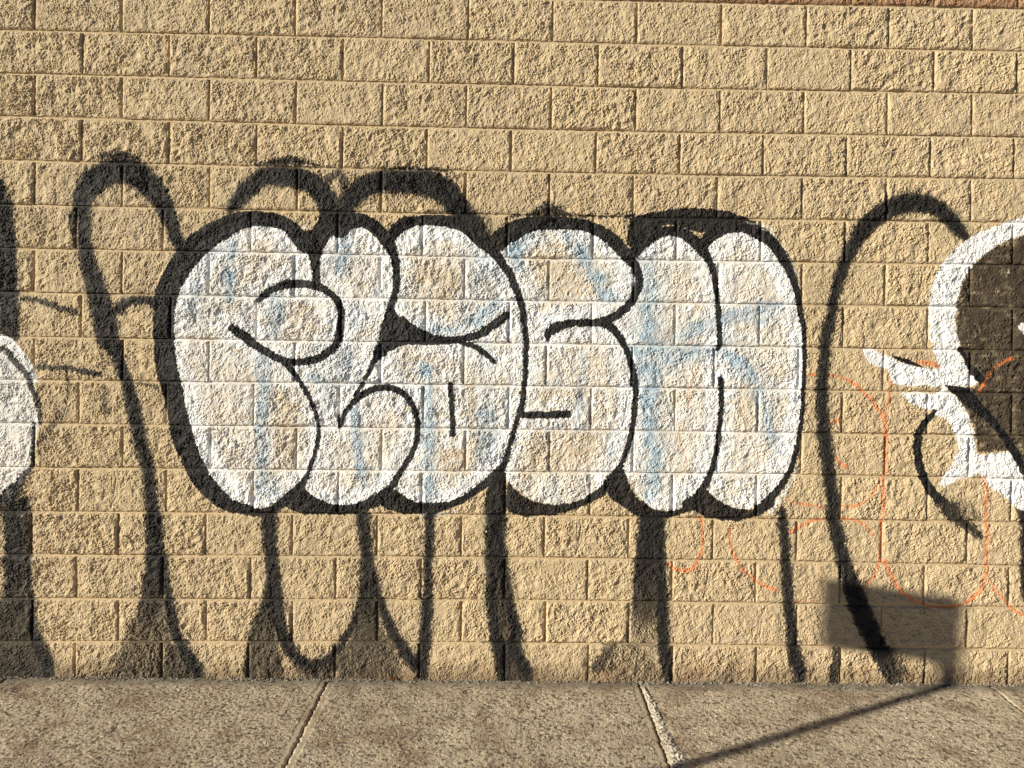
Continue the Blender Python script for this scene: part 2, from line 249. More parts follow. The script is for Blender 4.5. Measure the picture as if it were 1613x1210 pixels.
WASH = [   # thinner overspray, speckled
 (('poly', P('C1', [(40, 100), (160, 100), (180, 600), (40, 600)])), .012, .5),
 (('poly', P('C1', [(900, 600), (980, 600), (1060, 640), (1090, 760), (1060, 900), (960, 1100), (640, 1110), (700, 960), (780, 810), (835, 700), (850, 560)])), .014, .42),
 (('poly', P('C1', [(1000, 900), (1080, 860), (1200, 1040), (1230, 1110), (960, 1110)])), .012, .5),
 (('poly', P('C3', [(500, 1080), (560, 960), (640, 890), (900, 900), (940, 1100)])), .016, .34),
 (P('C3', [(640, 905, 50), (590, 970, 90), (530, 1040, 90)]), .018, .52),
 (P('C3', [(1395, 1000, 60), (1340, 1080, 90)]), .016, .34),
 (P('C4', [(470, 940, 50), (465, 1040, 62), (455, 1110, 60)]), .014, .62),
 (('poly', P('C4', [(700, 900), (800, 930), (900, 1020), (940, 1110), (800, 1110), (720, 1000)])), .014, .5),
 (('poly', P('A4', [(820, 290), (960, 290), (1100, 340), (1180, 400), (1230, 520), (1120, 440), (980, 370), (840, 380)])), .02, .42),
 (P('A1', [(600, 110, 20), (740, 95, 50), (850, 120, 20)]), .014, .75),
 (P('A2', [(20, 150, 20), (150, 135, 50), (250, 130, 50), (400, 160, 18)]), .012, .75),
 (P('A2', [(740, 190, 14), (900, 178, 24), (1100, 182, 24), (1200, 190, 8)]), .008, .7),
 (P('A3', [(130, 455, 16), (220, 425, 70), (290, 430, 70), (360, 455, 20)]), .012, .85),
 (P('A3', [(0, 465, 10), (300, 463, 16), (600, 462, 14), (760, 465, 30)]), .006, .75),
 (P('B4', [(1100, 1110, 70), (1180, 1160, 90)]) + P('C4', [(1160, 90, 100), (1230, 150, 80), (1300, 205, 60), (1350, 250, 40)]), .014, .75),
 (P('C4', [(1120, 30, 60), (1220, 60, 100), (1330, 130, 80)]), .02, .35),
 (P('A1', [(110, 965, 40), (230, 970, 44), (330, 1005, 40), (460, 1040, 50)]), .012, .38),
 (P('B1', [(230, 300, 40), (400, 308, 40), (500, 325, 36), (590, 345, 40)]), .008, .42),
 (P('B1', [(400, 300, 26), (412, 440, 26), (375, 580, 26), (270, 720, 50), (235, 800, 50)]), .012, .3),
 (P('B1', [(640, 440, 60), (640, 540, 60)]), .016, .3),
 (P('B1', [(740, 400, 30), (880, 405, 30), (970, 440, 30), (1005, 520, 24)]), .01, .28),
 (P('A1', [(220, 480, 60), (230, 560, 60)]), .02, .22),
 (P('C1', [(625, 150, 40), (635, 165, 50)]), .01, .35),
 (P('A1', [(262, 170, 26), (266, 180, 26)]), .006, .5),
 (P('A2', [(1340, 520, 60), (1440, 560, 60), (1400, 480, 80)]), .02, .35),
 (P('A2', [(545, 1020, 12), (552, 1100, 16), (548, 1200, 12)]), .006, .6),
]
BLOOM = [P('A1', [(20, 320, 90), (60, 1000, 80)])]
BLK = np.maximum(layer(OUT, .0026, 1.0, .9), layer(MASS, .003, .96, 1.0))
BLKS = layer(SOFT, .020, 1.0, 1.8)
BLKF = layer(SOFT, .060, .80, 2.5)                    # faint overspray around the broad lines
WSH = np.zeros((IH, IW), np.float32)
for it, soft, op in WASH: WSH = np.maximum(WSH, layer([it], soft * (2.2 if it[0] == 'poly' else 1.5), min(.90, op * 1.25), 3.0))

for reg, pts, soft in (
    ('C1', [(935, 180, 100, 1), (938, 300, 112, .95), (938, 420, 120, .86), (930, 520, 140, .74), (925, 640, 160, .58), (900, 780, 210, .42), (870, 920, 300, .34), (850, 1080, 380, .34)], .018),
    ('C3', [(850, 60, 110, .9), (845, 200, 120, .88), (838, 340, 134, .84), (832, 480, 156, .76), (830, 620, 170, .64), (820, 760, 200, .36), (800, 900, 260, .28), (780, 1060, 320, .28)], .018),
    ('C4', [(690, 840, 120, 1), (745, 950, 120, .84), (800, 1050, 120, .62), (850, 1110, 110, .4)], .016),
    ('C4', [(740, 900, 60, .5), (830, 980, 80, .42), (900, 1080, 90, .3)], .02),
    ('C2', [(105, 560, 90, .9), (90, 700, 130, .66), (60, 850, 190, .5), (60, 1060, 260, .46)], .02),
    ('C2', [(690, 580, 90, .85), (690, 700, 130, .66), (690, 830, 200, .52), (690, 960, 320, .44), (700, 1080, 420, .40)], .02),
    ('C2', [(300, 1040, 90, .52), (450, 1040, 100, .5), (560, 980, 100, .5)], .022),
    ('C2', [(1470, 300, 110, .9), (1475, 480, 110, .78), (1485, 640, 120, .66), (1500, 800, 140, .56), (1530, 960, 170, .5), (1560, 1090, 200, .48)], .018),
    ('C1', [(80, 80, 120, .9), (100, 300, 120, .82), (100, 500, 130, .72), (80, 700, 180, .66), (60, 900, 300, .6), (60, 1080, 420, .6)], .02),
    ('C1', [(-100, 600, 120, .5), (-100, 1050, 300, .5)], .02),
    ('A1', [(110, 965, 36, .45), (230, 970, 40, .6), (330, 1005, 40, .55), (460, 1045, 50, .5)], .012),
    ('B1', [(230, 300, 36, .5), (400, 308, 36, .6), (500, 325, 30, .65), (600, 345, 34, .85)], .008),
    ('B1', [(400, 290, 30, .6), (412, 440, 28, .45), (375, 580, 30, .4), (270, 720, 60, .4), (235, 800, 50, .3)], .012),
    ('B1', [(640, 430, 50, .35), (640, 560, 60, .45)], .02),
    ('B1', [(740, 400, 26, .45), (880, 405, 26, .4), (970, 440, 26, .35), (1005, 520, 24, .3)], .01),
    ('A1', [(440, 470, 60, .5), (440, 600, 40, .35)], .016),
    ('A4', [(400, 800, 50, .2), (380, 950, 50, .24), (345, 1150, 50, .2)], .02),
    ('A2', [(440, 250, 60, .55), (520, 200, 60, .45), (560, 300, 80, .55)], .02),
    ):
    mist(WSH, reg, [(a, b, c_, min(1, o_ * 1.22)) for a, b, c_, o_ in pts], soft)
# right-hand letter: white band and dark brown fill
DARKFILL = [('poly', P('A4', [(2000, 560), (1613, 575), (1480, 620), (1380, 680), (1290, 770), (1230, 880), (1205, 1000), (1200, 1210), (2000, 1210)])),
            ('poly', P('B4', [(1195, -20), (1220, 180), (1290, 345), (1330, 400), (1320, 420), (1150, 430), (1250, 550), (1310, 680), (1330, 820), (1510, 810), (1580, 900), (2000, 1000), (2000, -20)]))]
DARKCORE = [P('A4', [(1700, 640, 120), (1610, 640, 90), (1560, 720, 100), (1560, 840, 110), (1620, 950, 110), (1640, 1100, 90)]), P('B4', [(1635, -20, 120), (1640, 300, 110), (1630, 500, 120), (1640, 700, 110), (1700, 900, 100)]),
            P('A4', [(1225, 900, 20), (1270, 820, 30), (1330, 750, 30), (1440, 680, 30)])]
DRK = np.maximum(layer(DARKFILL, .010, .92, 2.0), layer(DARKCORE, .016, .97, 1.5))
WHITE_R = [('poly', P('A4', [(1900, 420), (1613, 462), (1540, 485), (1450, 520), (1370, 552), (1290, 590), (1210, 650), (1130, 730), (1080, 810), (1050, 900), (1038, 1000), (1036, 1100), (1040, 1215), (1198, 1215), (1198, 1100), (1203, 1000), (1228, 885), (1288, 775), (1378, 685), (1480, 622), (1613, 575), (1900, 540)])),
           ('poly', P('B4', [(1036, -10), (1050, 100), (1065, 210), (1092, 315), (980, 302), (860, 268), (770, 228), (700, 192), (645, 192), (640, 225), (690, 288), (780, 310), (800, 350), (812, 400), (900, 412), (1040, 415), (1150, 430), (1320, 412), (1332, 395), (1290, 340), (1250, 270), (1220, 180), (1202, 80), (1197, -10)])),
           ('poly', P('B4', [(862, 462), (960, 452), (1080, 462), (1130, 425), (1170, 450), (1200, 480), (1250, 550), (1290, 630), (1308, 700), (1320, 790), (1335, 830), (1420, 825), (1515, 808), (1545, 840), (1590, 920), (1640, 1000), (1750, 1150), (1700, 1200), (1613, 1172), (1550, 1140), (1500, 1090), (1400, 1020), (1340, 942), (1280, 968), (1200, 985), (1130, 1028), (1100, 1012), (1130, 960), (1180, 880), (1210, 800), (1202, 720), (1170, 650), (1130, 610), (1080, 590), (1040, 560), (940, 530), (895, 490)]))]
WR = layer(WHITE_R, .0045, .95, 1.1)
# the bubble entering at the left edge
def disc(cx, cy, rx, ry, n=40): return [(cx + rx * math.cos(a), cy + ry * math.sin(a), 0) for a in np.linspace(0, 2 * math.pi, n, endpoint=False)]
LB = layer([('poly', [(-420, 620, 0), (-330, 545, 0), (-200, 515, 0), (-60, 518, 0), (0, 529, 0)] + P('B1', [(60, 170), (130, 240), (190, 330), (220, 420), (235, 520), (228, 640), (215, 740), (190, 850), (150, 940), (90, 1040), (0, 1120)]) + [(-100, 815, 0), (-300, 820, 0), (-420, 760, 0)])], .004, .74, 1.2)
LBW = layer([P('B1', [(-20, 110, 40), (60, 160, 60), (130, 240, 60), (180, 310, 44), (210, 380, 34)]), P('B1', [(225, 600, 30), (215, 700, 24), (200, 800, 24), (160, 900, 30), (110, 1000, 36), (40, 1100, 50)])], .006, .95, 1.2)
LBB = layer([[(-80, 520, 8)] + P('B1', [(0, 180, 34), (50, 215, 40), (100, 275, 42), (150, 330, 36), (185, 400, 32), (215, 470, 34), (240, 560, 30), (240, 640, 26)]), P('B1', [(205, 640, 16), (205, 800, 24), (190, 890, 30), (130, 990, 50), (60, 1080, 90), (0, 1150, 90)])], .006, .85, 1.6)

WORD = join(P('B1', [(1400, 1150), (1290, 1060), (1200, 960), (1140, 860), (1090, 720), (1060, 560), (1030, 420), (1010, 280), (1000, 100)]), P('A1', [(1010, 1075), (1010, 960), (1040, 880), (1075, 800), (1120, 740), (1220, 640), (1330, 550), (1420, 500), (1530, 475)]),
    P('A2', [(60, 480), (150, 495), (220, 540), (290, 600), (320, 680), (370, 780), (400, 700), (430, 620), (500, 550), (600, 500), (700, 510), (760, 560), (820, 600), (870, 545), (950, 500), (1060, 488), (1200, 500), (1300, 540), (1400, 640), (1480, 690), (1540, 640)]),
    P('A3', [(20, 580), (90, 530), (200, 505), (380, 510), (500, 530), (610, 590), (690, 660), (740, 690), (800, 630), (900, 570), (1000, 552), (1060, 567), (1120, 612), (1180, 665), (1220, 610), (1300, 550), (1420, 540), (1500, 560), (1580, 610)]), P('A4', [(60, 600), (130, 680), (200, 790), (240, 920), (260, 1100)]),
    P('B4', [(275, 0), (285, 200), (280, 400), (265, 620), (240, 800), (200, 920), (120, 1050), (0, 1160)]), P('B3', [(1560, 1130), (1400, 1170), (1300, 1130), (1200, 1040), (1130, 1100), (1000, 1175), (880, 1165), (780, 1080), (715, 950), (640, 970), (540, 1050), (420, 1125), (280, 1140), (140, 1105), (0, 1000)]),
    P('B2', [(1500, 920), (1440, 980), (1360, 1040), (1260, 1100), (1080, 1140), (960, 1120), (860, 1040), (780, 1080), (660, 1140), (560, 1155), (440, 1130), (330, 1060), (300, 1010), (230, 1080), (150, 1130), (0, 1165)]))
Dw = newD(); add_poly(Dw, WORD)
Do = newD()
for s_ in OUT[:18]: add_stroke(Do, s_)
inside = cov(Dw, .003, 1.0, .5)
n1 = samp(n_big, WX, WZ); n2 = samp(n_mid, WX + .7, WZ + .3)
edge = np.exp(-(np.clip(Do, 0, 1) / .070) ** 2)
WH = inside * np.clip(.56 + .04 * n1 + .04 * n2 + edge * (.34 + .08 * n2), 0, 1)
less = layer([('poly', P('B3', [(130, 430), (480, 430), (470, 640), (600, 720), (500, 900), (200, 980), (60, 930), (40, 760), (110, 620)]), True), ('poly', P('B2', [(1080, 420), (1320, 430), (1340, 900), (1080, 900)]), True),
              ('poly', P('A3', [(150, 620), (330, 600), (420, 760), (500, 900), (300, 960), (120, 800)]), True), ('poly', P('A2', [(900, 760), (1250, 760), (1240, 950), (900, 950)]), True),
              ('poly', P('B2', [(120, 440), (300, 440), (300, 880), (120, 880)]), True), ('poly', P('B3', [(1340, 480), (1500, 480), (1500, 680), (1340, 680)]), True)], .05, .16, 3)
WH = np.clip(WH - less * inside, 0, 1)
strong = layer([P('A1', [(1100, 1000, 60), (1130, 900, 80), (1250, 760, 70), (1400, 620, 60)]), P('B1', [(1180, 620, 80), (1240, 780, 90), (1330, 940, 90), (1450, 1060, 90)]), P('A2', [(820, 640, 20), (930, 600, 60), (1200, 560, 60), (1330, 640, 80), (1450, 760, 80), (1540, 900, 50)]),
                P('A2', [(800, 730, 60), (810, 860, 50), (700, 1000, 120), (640, 1100, 120)]), P('B3', [(700, 450, 50), (700, 560, 70), (690, 660, 60), (640, 800, 80)]), P('A3', [(580, 600, 70), (680, 700, 60), (700, 860, 80), (560, 1000, 70), (300, 1070, 40), (200, 1100, 40)]),
                P('B3', [(850, 1090, 80), (960, 1110, 80), (1100, 1020, 70)]), P('B3', [(1240, 120, 60), (1240, 260, 60), (1230, 500, 60), (1215, 700, 60), (1180, 860, 60)]), P('B4', [(220, 60, 60), (235, 300, 60), (220, 500, 70), (180, 700, 80), (100, 880, 100)]), P('A4', [(60, 700, 60), (130, 820, 70), (190, 960, 60)]), P('B2', [(640, 300, 60), (720, 340, 80), (860, 380, 80), (960, 440, 50)]),
                P('B2', [(420, 1080, 60), (560, 1100, 80), (700, 1060, 80), (800, 960, 60)]), P('B2', [(1100, 1080, 60), (1260, 1050, 80), (1380, 960, 80), (1460, 860, 60)])], .018, .34, 3)
WH = np.clip(WH + strong * inside, 0, 1)
WHHALO = np.maximum(layer([P('B4', [(235, 900, 20), (215, 980, 26), (160, 1060, 30), (110, 1120, 40), (80, 1180, 30)])], .008, .55, 1.5), layer([P('A2', [(235, 480, 8), (270, 530, 20), (340, 530, 16)]), P('C2', [(1020, 110, 30), (1150, 112, 18), (1240, 100, 10)])], .008, .5, 1.5))
GLINT = layer([P('A4', [(0, 535, 6), (70, 560, 8), (130, 620, 8), (185, 700, 8), (225, 790, 9), (250, 880, 8)]), P('A3', [(1440, 500, 10), (1560, 530, 8), (1613, 560, 8)])], .004, .75, 1.0)
DOTS = np.maximum(layer([P('A4', [(1600, 1135, 46), (1615, 1150, 46)]), P('B4', [(1600, 55, 40), (1620, 90, 40)])], .004, .95, 1), layer([P('A4', [(1512, 790, 14), (1520, 808, 12)])], .006, .6, 1))

BLUEL = [
 (P('B3', [(850, 100, 200), (870, 400, 180), (880, 700, 180), (890, 1000, 160)]), .30), (P('A3', [(860, 760, 180), (860, 1100, 220)]), .28), (P('B3', [(1350, 150, 180), (1480, 400, 180)]), .26), (P('B4', [(40, 400, 160), (80, 700, 140)]), .26),
 (P('B2', [(480, 250, 220), (560, 350, 160)]), .28), (P('A2', [(1380, 800, 220), (1300, 1080, 180)]), .26), (P('A1', [(1300, 800, 240), (1240, 1050, 200)]), .22), (P('B2', [(1400, 500, 200), (1400, 800, 200)]), .24),
 (P('A1', [(1400, 640, 50), (1385, 760, 70), (1395, 880, 70), (1390, 960, 40)]), .9), (P('A1', [(1200, 880, 50), (1185, 1010, 60), (1190, 1080, 40)]), .6),
 (P('A2', [(545, 580, 60), (545, 700, 80), (520, 800, 60)]), .9), (P('A2', [(600, 700, 40), (470, 720, 70)]), .5), (P('A2', [(120, 960, 80), (130, 1060, 100), (110, 1160, 80)]), .7), (P('A2', [(1380, 760, 110), (1370, 900, 100)]), .55),
 (P('A2', [(1080, 1150, 60), (1250, 1140, 60), (1380, 1060, 90), (1460, 1000, 70)]), .8), (P('A2', [(1580, 700, 80), (1600, 760, 60)]), .7), (P('A2', [(640, 1050, 80), (560, 1150, 90)]), .4),
 (P('A3', [(100, 600, 90), (40, 680, 90)]), .95), (P('A3', [(370, 590, 70), (440, 690, 84), (510, 790, 76), (575, 890, 84), (610, 960, 70)]), 1.0), (P('A3', [(850, 760, 60), (852, 900, 84), (850, 1050, 96), (845, 1200, 96)]), .9), (P('A3', [(790, 700, 40), (840, 760, 60)]), .5),
 (P('A3', [(1040, 1190, 80), (1150, 1140, 80), (1280, 1100, 80), (1420, 1060, 84), (1620, 1020, 80)]), .85),
 (P('B3', [(850, 30, 90), (850, 180, 120), (855, 320, 130), (850, 500, 90), (862, 650, 100), (875, 800, 96), (880, 950, 90), (870, 1070, 80)]), 1.0), (P('B3', [(780, 220, 90), (950, 230, 110), (1100, 225, 90), (1240, 205, 50)]), .95), (P('B3', [(1000, 290, 60), (900, 350, 80)]), .6),
 (P('B3', [(1310, 200, 40), (1370, 260, 80), (1440, 320, 80), (1500, 410, 60), (1500, 440, 40)]), .95), (P('B3', [(455, 230, 40), (445, 420, 50), (430, 560, 60), (430, 670, 60)]), .55), (P('B3', [(330, 400, 50), (240, 410, 40)]), .4), (P('B3', [(180, 640, 40), (320, 660, 40)]), .5), (P('B3', [(640, 720, 60), (620, 800, 60)]), .55), (P('B3', [(280, 980, 50), (285, 1080, 40)]), .4),
 (P('B4', [(10, 440, 70), (35, 520, 60), (60, 600, 54), (85, 700, 50), (110, 790, 50)]), .9), (P('A4', [(10, 1000, 60), (90, 1040, 70), (10, 1110, 60)]), .8),
 (P('B2', [(50, 240, 70), (55, 450, 76), (50, 640, 76), (55, 820, 80), (60, 1050, 80)]), .75), (P('B2', [(590, 180, 60), (560, 300, 80), (480, 400, 90), (350, 370, 60)]), .6), (P('B2', [(450, 440, 80), (440, 560, 60)]), .5),
 (P('B2', [(600, 540, 50), (615, 680, 60), (635, 820, 62), (650, 960, 54), (655, 1010, 40)]), .9), (P('B2', [(1030, 310, 70), (1055, 450, 60), (1060, 650, 66), (1062, 850, 64), (1065, 1070, 58)]), 1.0), (P('B2', [(1400, 540, 100), (1410, 700, 110), (1390, 830, 90)]), .7), (P('B2', [(1400, 200, 90), (1410, 330, 60)]), .4), (P('B2', [(150, 1000, 60), (100, 1060, 80)]), .4), (P('B2', [(860, 260, 40), (880, 330, 30)]), .2),
 (P('B1', [(1580, 270, 60), (1600, 420, 60)]), .7), (P('B1', [(1600, 520, 80), (1600, 760, 90), (1600, 1000, 90)]), .5),
 (P('B1', [(60, 260, 80), (40, 480, 60), (60, 640, 90)]), .3), (P('C2', [(1060, 100, 50), (1110, 110, 40)]), .6), (P('C4', [(150, 40, 50), (140, 80, 40)]), .7), (P('B2', [(1000, 30, 40), (1150, 80, 60), (1300, 80, 50)]), .5),
 (P('A4', [(1150, 900, 40), (1130, 1050, 40)]), .25),
]
BLU = np.zeros((IH, IW), np.float32)
for s_, op in BLUEL: BLU = np.maximum(BLU, layer([[(a, b, c_ * 1.15) for a, b, c_ in s_]], .020, op, 4.5))
ORL = [
 (P('B4', [(310, 350, 20), (350, 345, 20)]), .8), (P('B4', [(440, 350, 14), (510, 365, 15), (590, 405, 20), (650, 460, 20), (710, 530, 18), (750, 590, 20), (768, 640, 26), (775, 710, 28), (780, 800, 18), (778, 880, 18), (772, 960, 16)]), .9), (P('B4', [(808, 395, 18), (790, 500, 14), (775, 590, 18)]), .85), (P('B4', [(450, 635, 22), (500, 615, 18)]), .8), (P('B4', [(470, 845, 12), (500, 880, 20), (540, 905, 20)]), 1.0),
 (P('B4', [(960, 275, 18), (1040, 275, 24), (1105, 300, 18)]), .95), (P('B4', [(1340, 450, 20), (1372, 390, 18), (1440, 300, 16), (1540, 245, 18)]), .8), (P('B4', [(757, 960, 18), (755, 1100, 18), (762, 1200, 14)]), .8), (P('B4', [(740, 980, 14), (700, 1060, 14), (640, 1120, 14), (560, 1145, 18), (505, 1142, 14)]), .8), (P('B4', [(200, 1110, 12), (280, 1130, 12), (400, 1150, 14)]), .8), (P('B4', [(1370, 960, 16), (1385, 1060, 16), (1385, 1210, 16)]), .9), (P('B4', [(1345, 780, 20), (1350, 830, 20)]), .4), (P('B4', [(780, 310, 8), (790, 390, 14)]), .5),
 (P('C4', [(755, 0, 14), (765, 70, 14), (755, 150, 16), (745, 250, 18), (742, 330, 20), (740, 400, 24)]), .75), (P('C4', [(190, 225, 24), (260, 190, 20), (330, 155, 16), (420, 147, 14)]), .95), (P('C4', [(500, 138, 14), (600, 155, 14), (670, 200, 12), (700, 250, 10)]), .8), (P('C4', [(752, 150, 20), (752, 350, 20)]), .6),
 (P('C4', [(765, 400, 24), (820, 510, 22), (880, 590, 22), (960, 640, 20), (1050, 670, 14), (1200, 668, 18), (1280, 635, 20), (1340, 580, 22), (1372, 500, 20), (1385, 400, 18), (1385, 200, 18), (1380, 0, 16)]), .95), (P('C4', [(735, 420, 18), (690, 510, 18), (640, 570, 16)]), .7), (P('C4', [(1400, 510, 12), (1440, 580, 14), (1500, 640, 16), (1560, 700, 18), (1640, 725, 18), (1800, 700, 18)]), .85), (P('C4', [(220, 635, 24), (350, 640, 18)]), .45), (P('C4', [(0, 515, 20), (40, 550, 18), (100, 572, 16)]), .6),
 (P('C3', [(1160, 130, 16), (1178, 200, 16), (1175, 300, 16), (1155, 380, 18), (1120, 440, 22), (1060, 458, 22), (1005, 445, 22), (970, 410, 16)]), .8), (P('C3', [(1335, 200, 18), (1345, 290, 16), (1380, 390, 18), (1430, 460, 18), (1490, 510, 16), (1540, 545, 20), (1620, 575, 22)]), .7), (P('C3', [(850, 310, 26), (852, 320, 26)]), .5),
 (P('B3', [(1125, 330, 18), (1100, 420, 20), (1088, 500, 22), (1085, 570, 18)]), .5), (P('B3', [(1035, 650, 22), (1040, 760, 16), (1075, 850, 20), (1080, 940, 14)]), .42), (P('B3', [(800, 520, 26), (785, 680, 26), (778, 800, 22), (790, 990, 22)]), .34), (P('B3', [(1400, 240, 60), (1480, 230, 50)]), .22), (P('B2', [(700, 40, 50), (640, 110, 30)]), .12), (P('B4', [(20, 290, 30), (110, 420, 30)]), .16),
]
ORG_ = np.zeros((IH, IW), np.float32)
for s_, op in ORL: ORG_ = np.maximum(ORG_, layer([[(a, b, c_ * 1.05 + .3) for a, b, c_ in s_]], .0045, min(1, op * 1.05), 1.0))
# compositing order into masks: black under white at the right letter, black line over white in the word
BL1 = np.maximum.reduce([BLKS, BLKF * .9, WSH])          # broad shadow lettering, lies under the white fill
over = np.maximum(BLK, GLINT * 0)
under = BL1 * (1 - inside) 
BLACK = np.maximum(under, over)
BLACK = np.maximum(BLACK * (1 - WR), 0)
right_over = layer(OUT[18:], .0026, 1.0, .9)
BLACK = np.maximum(BLACK, right_over * (1 - WR * 0))
BLACK = np.maximum(BLACK * (1 - .97 * np.maximum(LB, LBW)), LBB * .9)
BLACK = BLACK * (1 - GLINT * .7) * (1 - DOTS)
WHITE = np.maximum.reduce([WH * (1 - BLK * 0), WR, LB * .85, LBW, WHHALO, GLINT, DOTS])
STR = np.clip(1.0 + .08 * samp(n_med, WX * .22, WZ * 1.25) + .10 * n2 + .06 * n1, .5, 1)
BROWN = np.maximum(DRK * STR, layer(DARKCORE, .016, .97, 1.5)) * (1 - WR) * (1 - DOTS)
BLU = BLU * np.maximum(np.maximum(inside, WHHALO * .9), LB)
def make_img(name, r, g, b):
    im = bpy.data.images.new(name, IW, IH, alpha=False, float_buffer=False); im.colorspace_settings.name = 'Non-Color'
    a = np.ones((IH, IW, 4), np.float32); a[..., 0] = r; a[..., 1] = g; a[..., 2] = b
    for e in (0, -1): a[e, :, :3] = 0; a[:, e, :3] = 0
    im.pixels.foreach_set(np.clip(a, 0, 1).ravel()); im.update(); im.pack(); return im
def drain(A):      # carry the sprayed lines on down behind the kerb of the sidewalk
    row = ((GA + GB * GXs + .030 - IZ0) / IRES).astype(int); jj = np.arange(IH)[:, None]
    return np.where(jj < row[None], A[row, np.arange(IW)][None] * .92, A)
BLACK = drain(BLACK)
IMG1 = make_img('spray_masks_white_black_blue', WHITE, BLACK, BLU)
IMG2 = make_img('spray_masks_orange_brown', ORG_, BROWN, np.zeros_like(BROWN))

# ------------------------------------------------------------------ materials
class NT:
    def __init__(s, name, rough=.85, spec=.3):
        s.m = bpy.data.materials.new(name); s.m.use_nodes = True; s.t = s.m.node_tree; s.t.nodes.clear()
        s.o = s.n('OutputMaterial'); s.b = s.n('BsdfPrincipled'); s.t.links.new(s.b.outputs[0], s.o.inputs[0])
        s.b.inputs['Roughness'].default_value = rough; s.b.inputs['Specular IOR Level'].default_value = spec
    def n(s, k): return s.t.nodes.new('ShaderNode' + k)
    def put(s, sock, v):
        if hasattr(v, 'node'): s.t.links.new(v, sock)
        else: sock.default_value = v
    def math(s, op, a, b=0.0, c=None, clamp=False):
        n = s.n('Math'); n.operation = op; n.use_clamp = clamp; s.put(n.inputs[0], a); s.put(n.inputs[1], b)
        if c is not None: s.put(n.inputs[2], c)
        return n.outputs[0]
    def noise(s, vec, scale, detail=4, rough=.6, off=None):
        n = s.n('TexNoise'); n.inputs['Scale'].default_value = scale; n.inputs['Detail'].default_value = detail; n.inputs['Roughness'].default_value = rough
        if off is not None:
            a = s.n('VectorMath'); a.operation = 'ADD'; s.put(a.inputs[0], vec); a.inputs[1].default_value = off; vec = a.outputs[0]
        s.put(n.inputs['Vector'], vec); return n.outputs['Fac']
    def ramp(s, v, lo, hi):
        n = s.n('MapRange'); n.interpolation_type = 'SMOOTHSTEP'; s.put(n.inputs[0], v); s.put(n.inputs[1], lo); s.put(n.inputs[2], hi); return n.outputs[0]
    def mix(s, f, a, b):
        n = s.n('Mix'); n.data_type = 'RGBA'; s.put(n.inputs[0], f); s.put(n.inputs[6], a); s.put(n.inputs[7], b); return n.outputs[2]
    def bump(s, h, strength, dist, normal=None):
        n = s.n('Bump'); n.inputs['Strength'].default_value = strength; n.inputs['Distance'].default_value = dist; s.put(n.inputs['Height'], h)
        if normal is not None: s.put(n.inputs['Normal'], normal)
        return n.outputs[0]
def c4(r, g, b): return (r, g, b, 1.0)

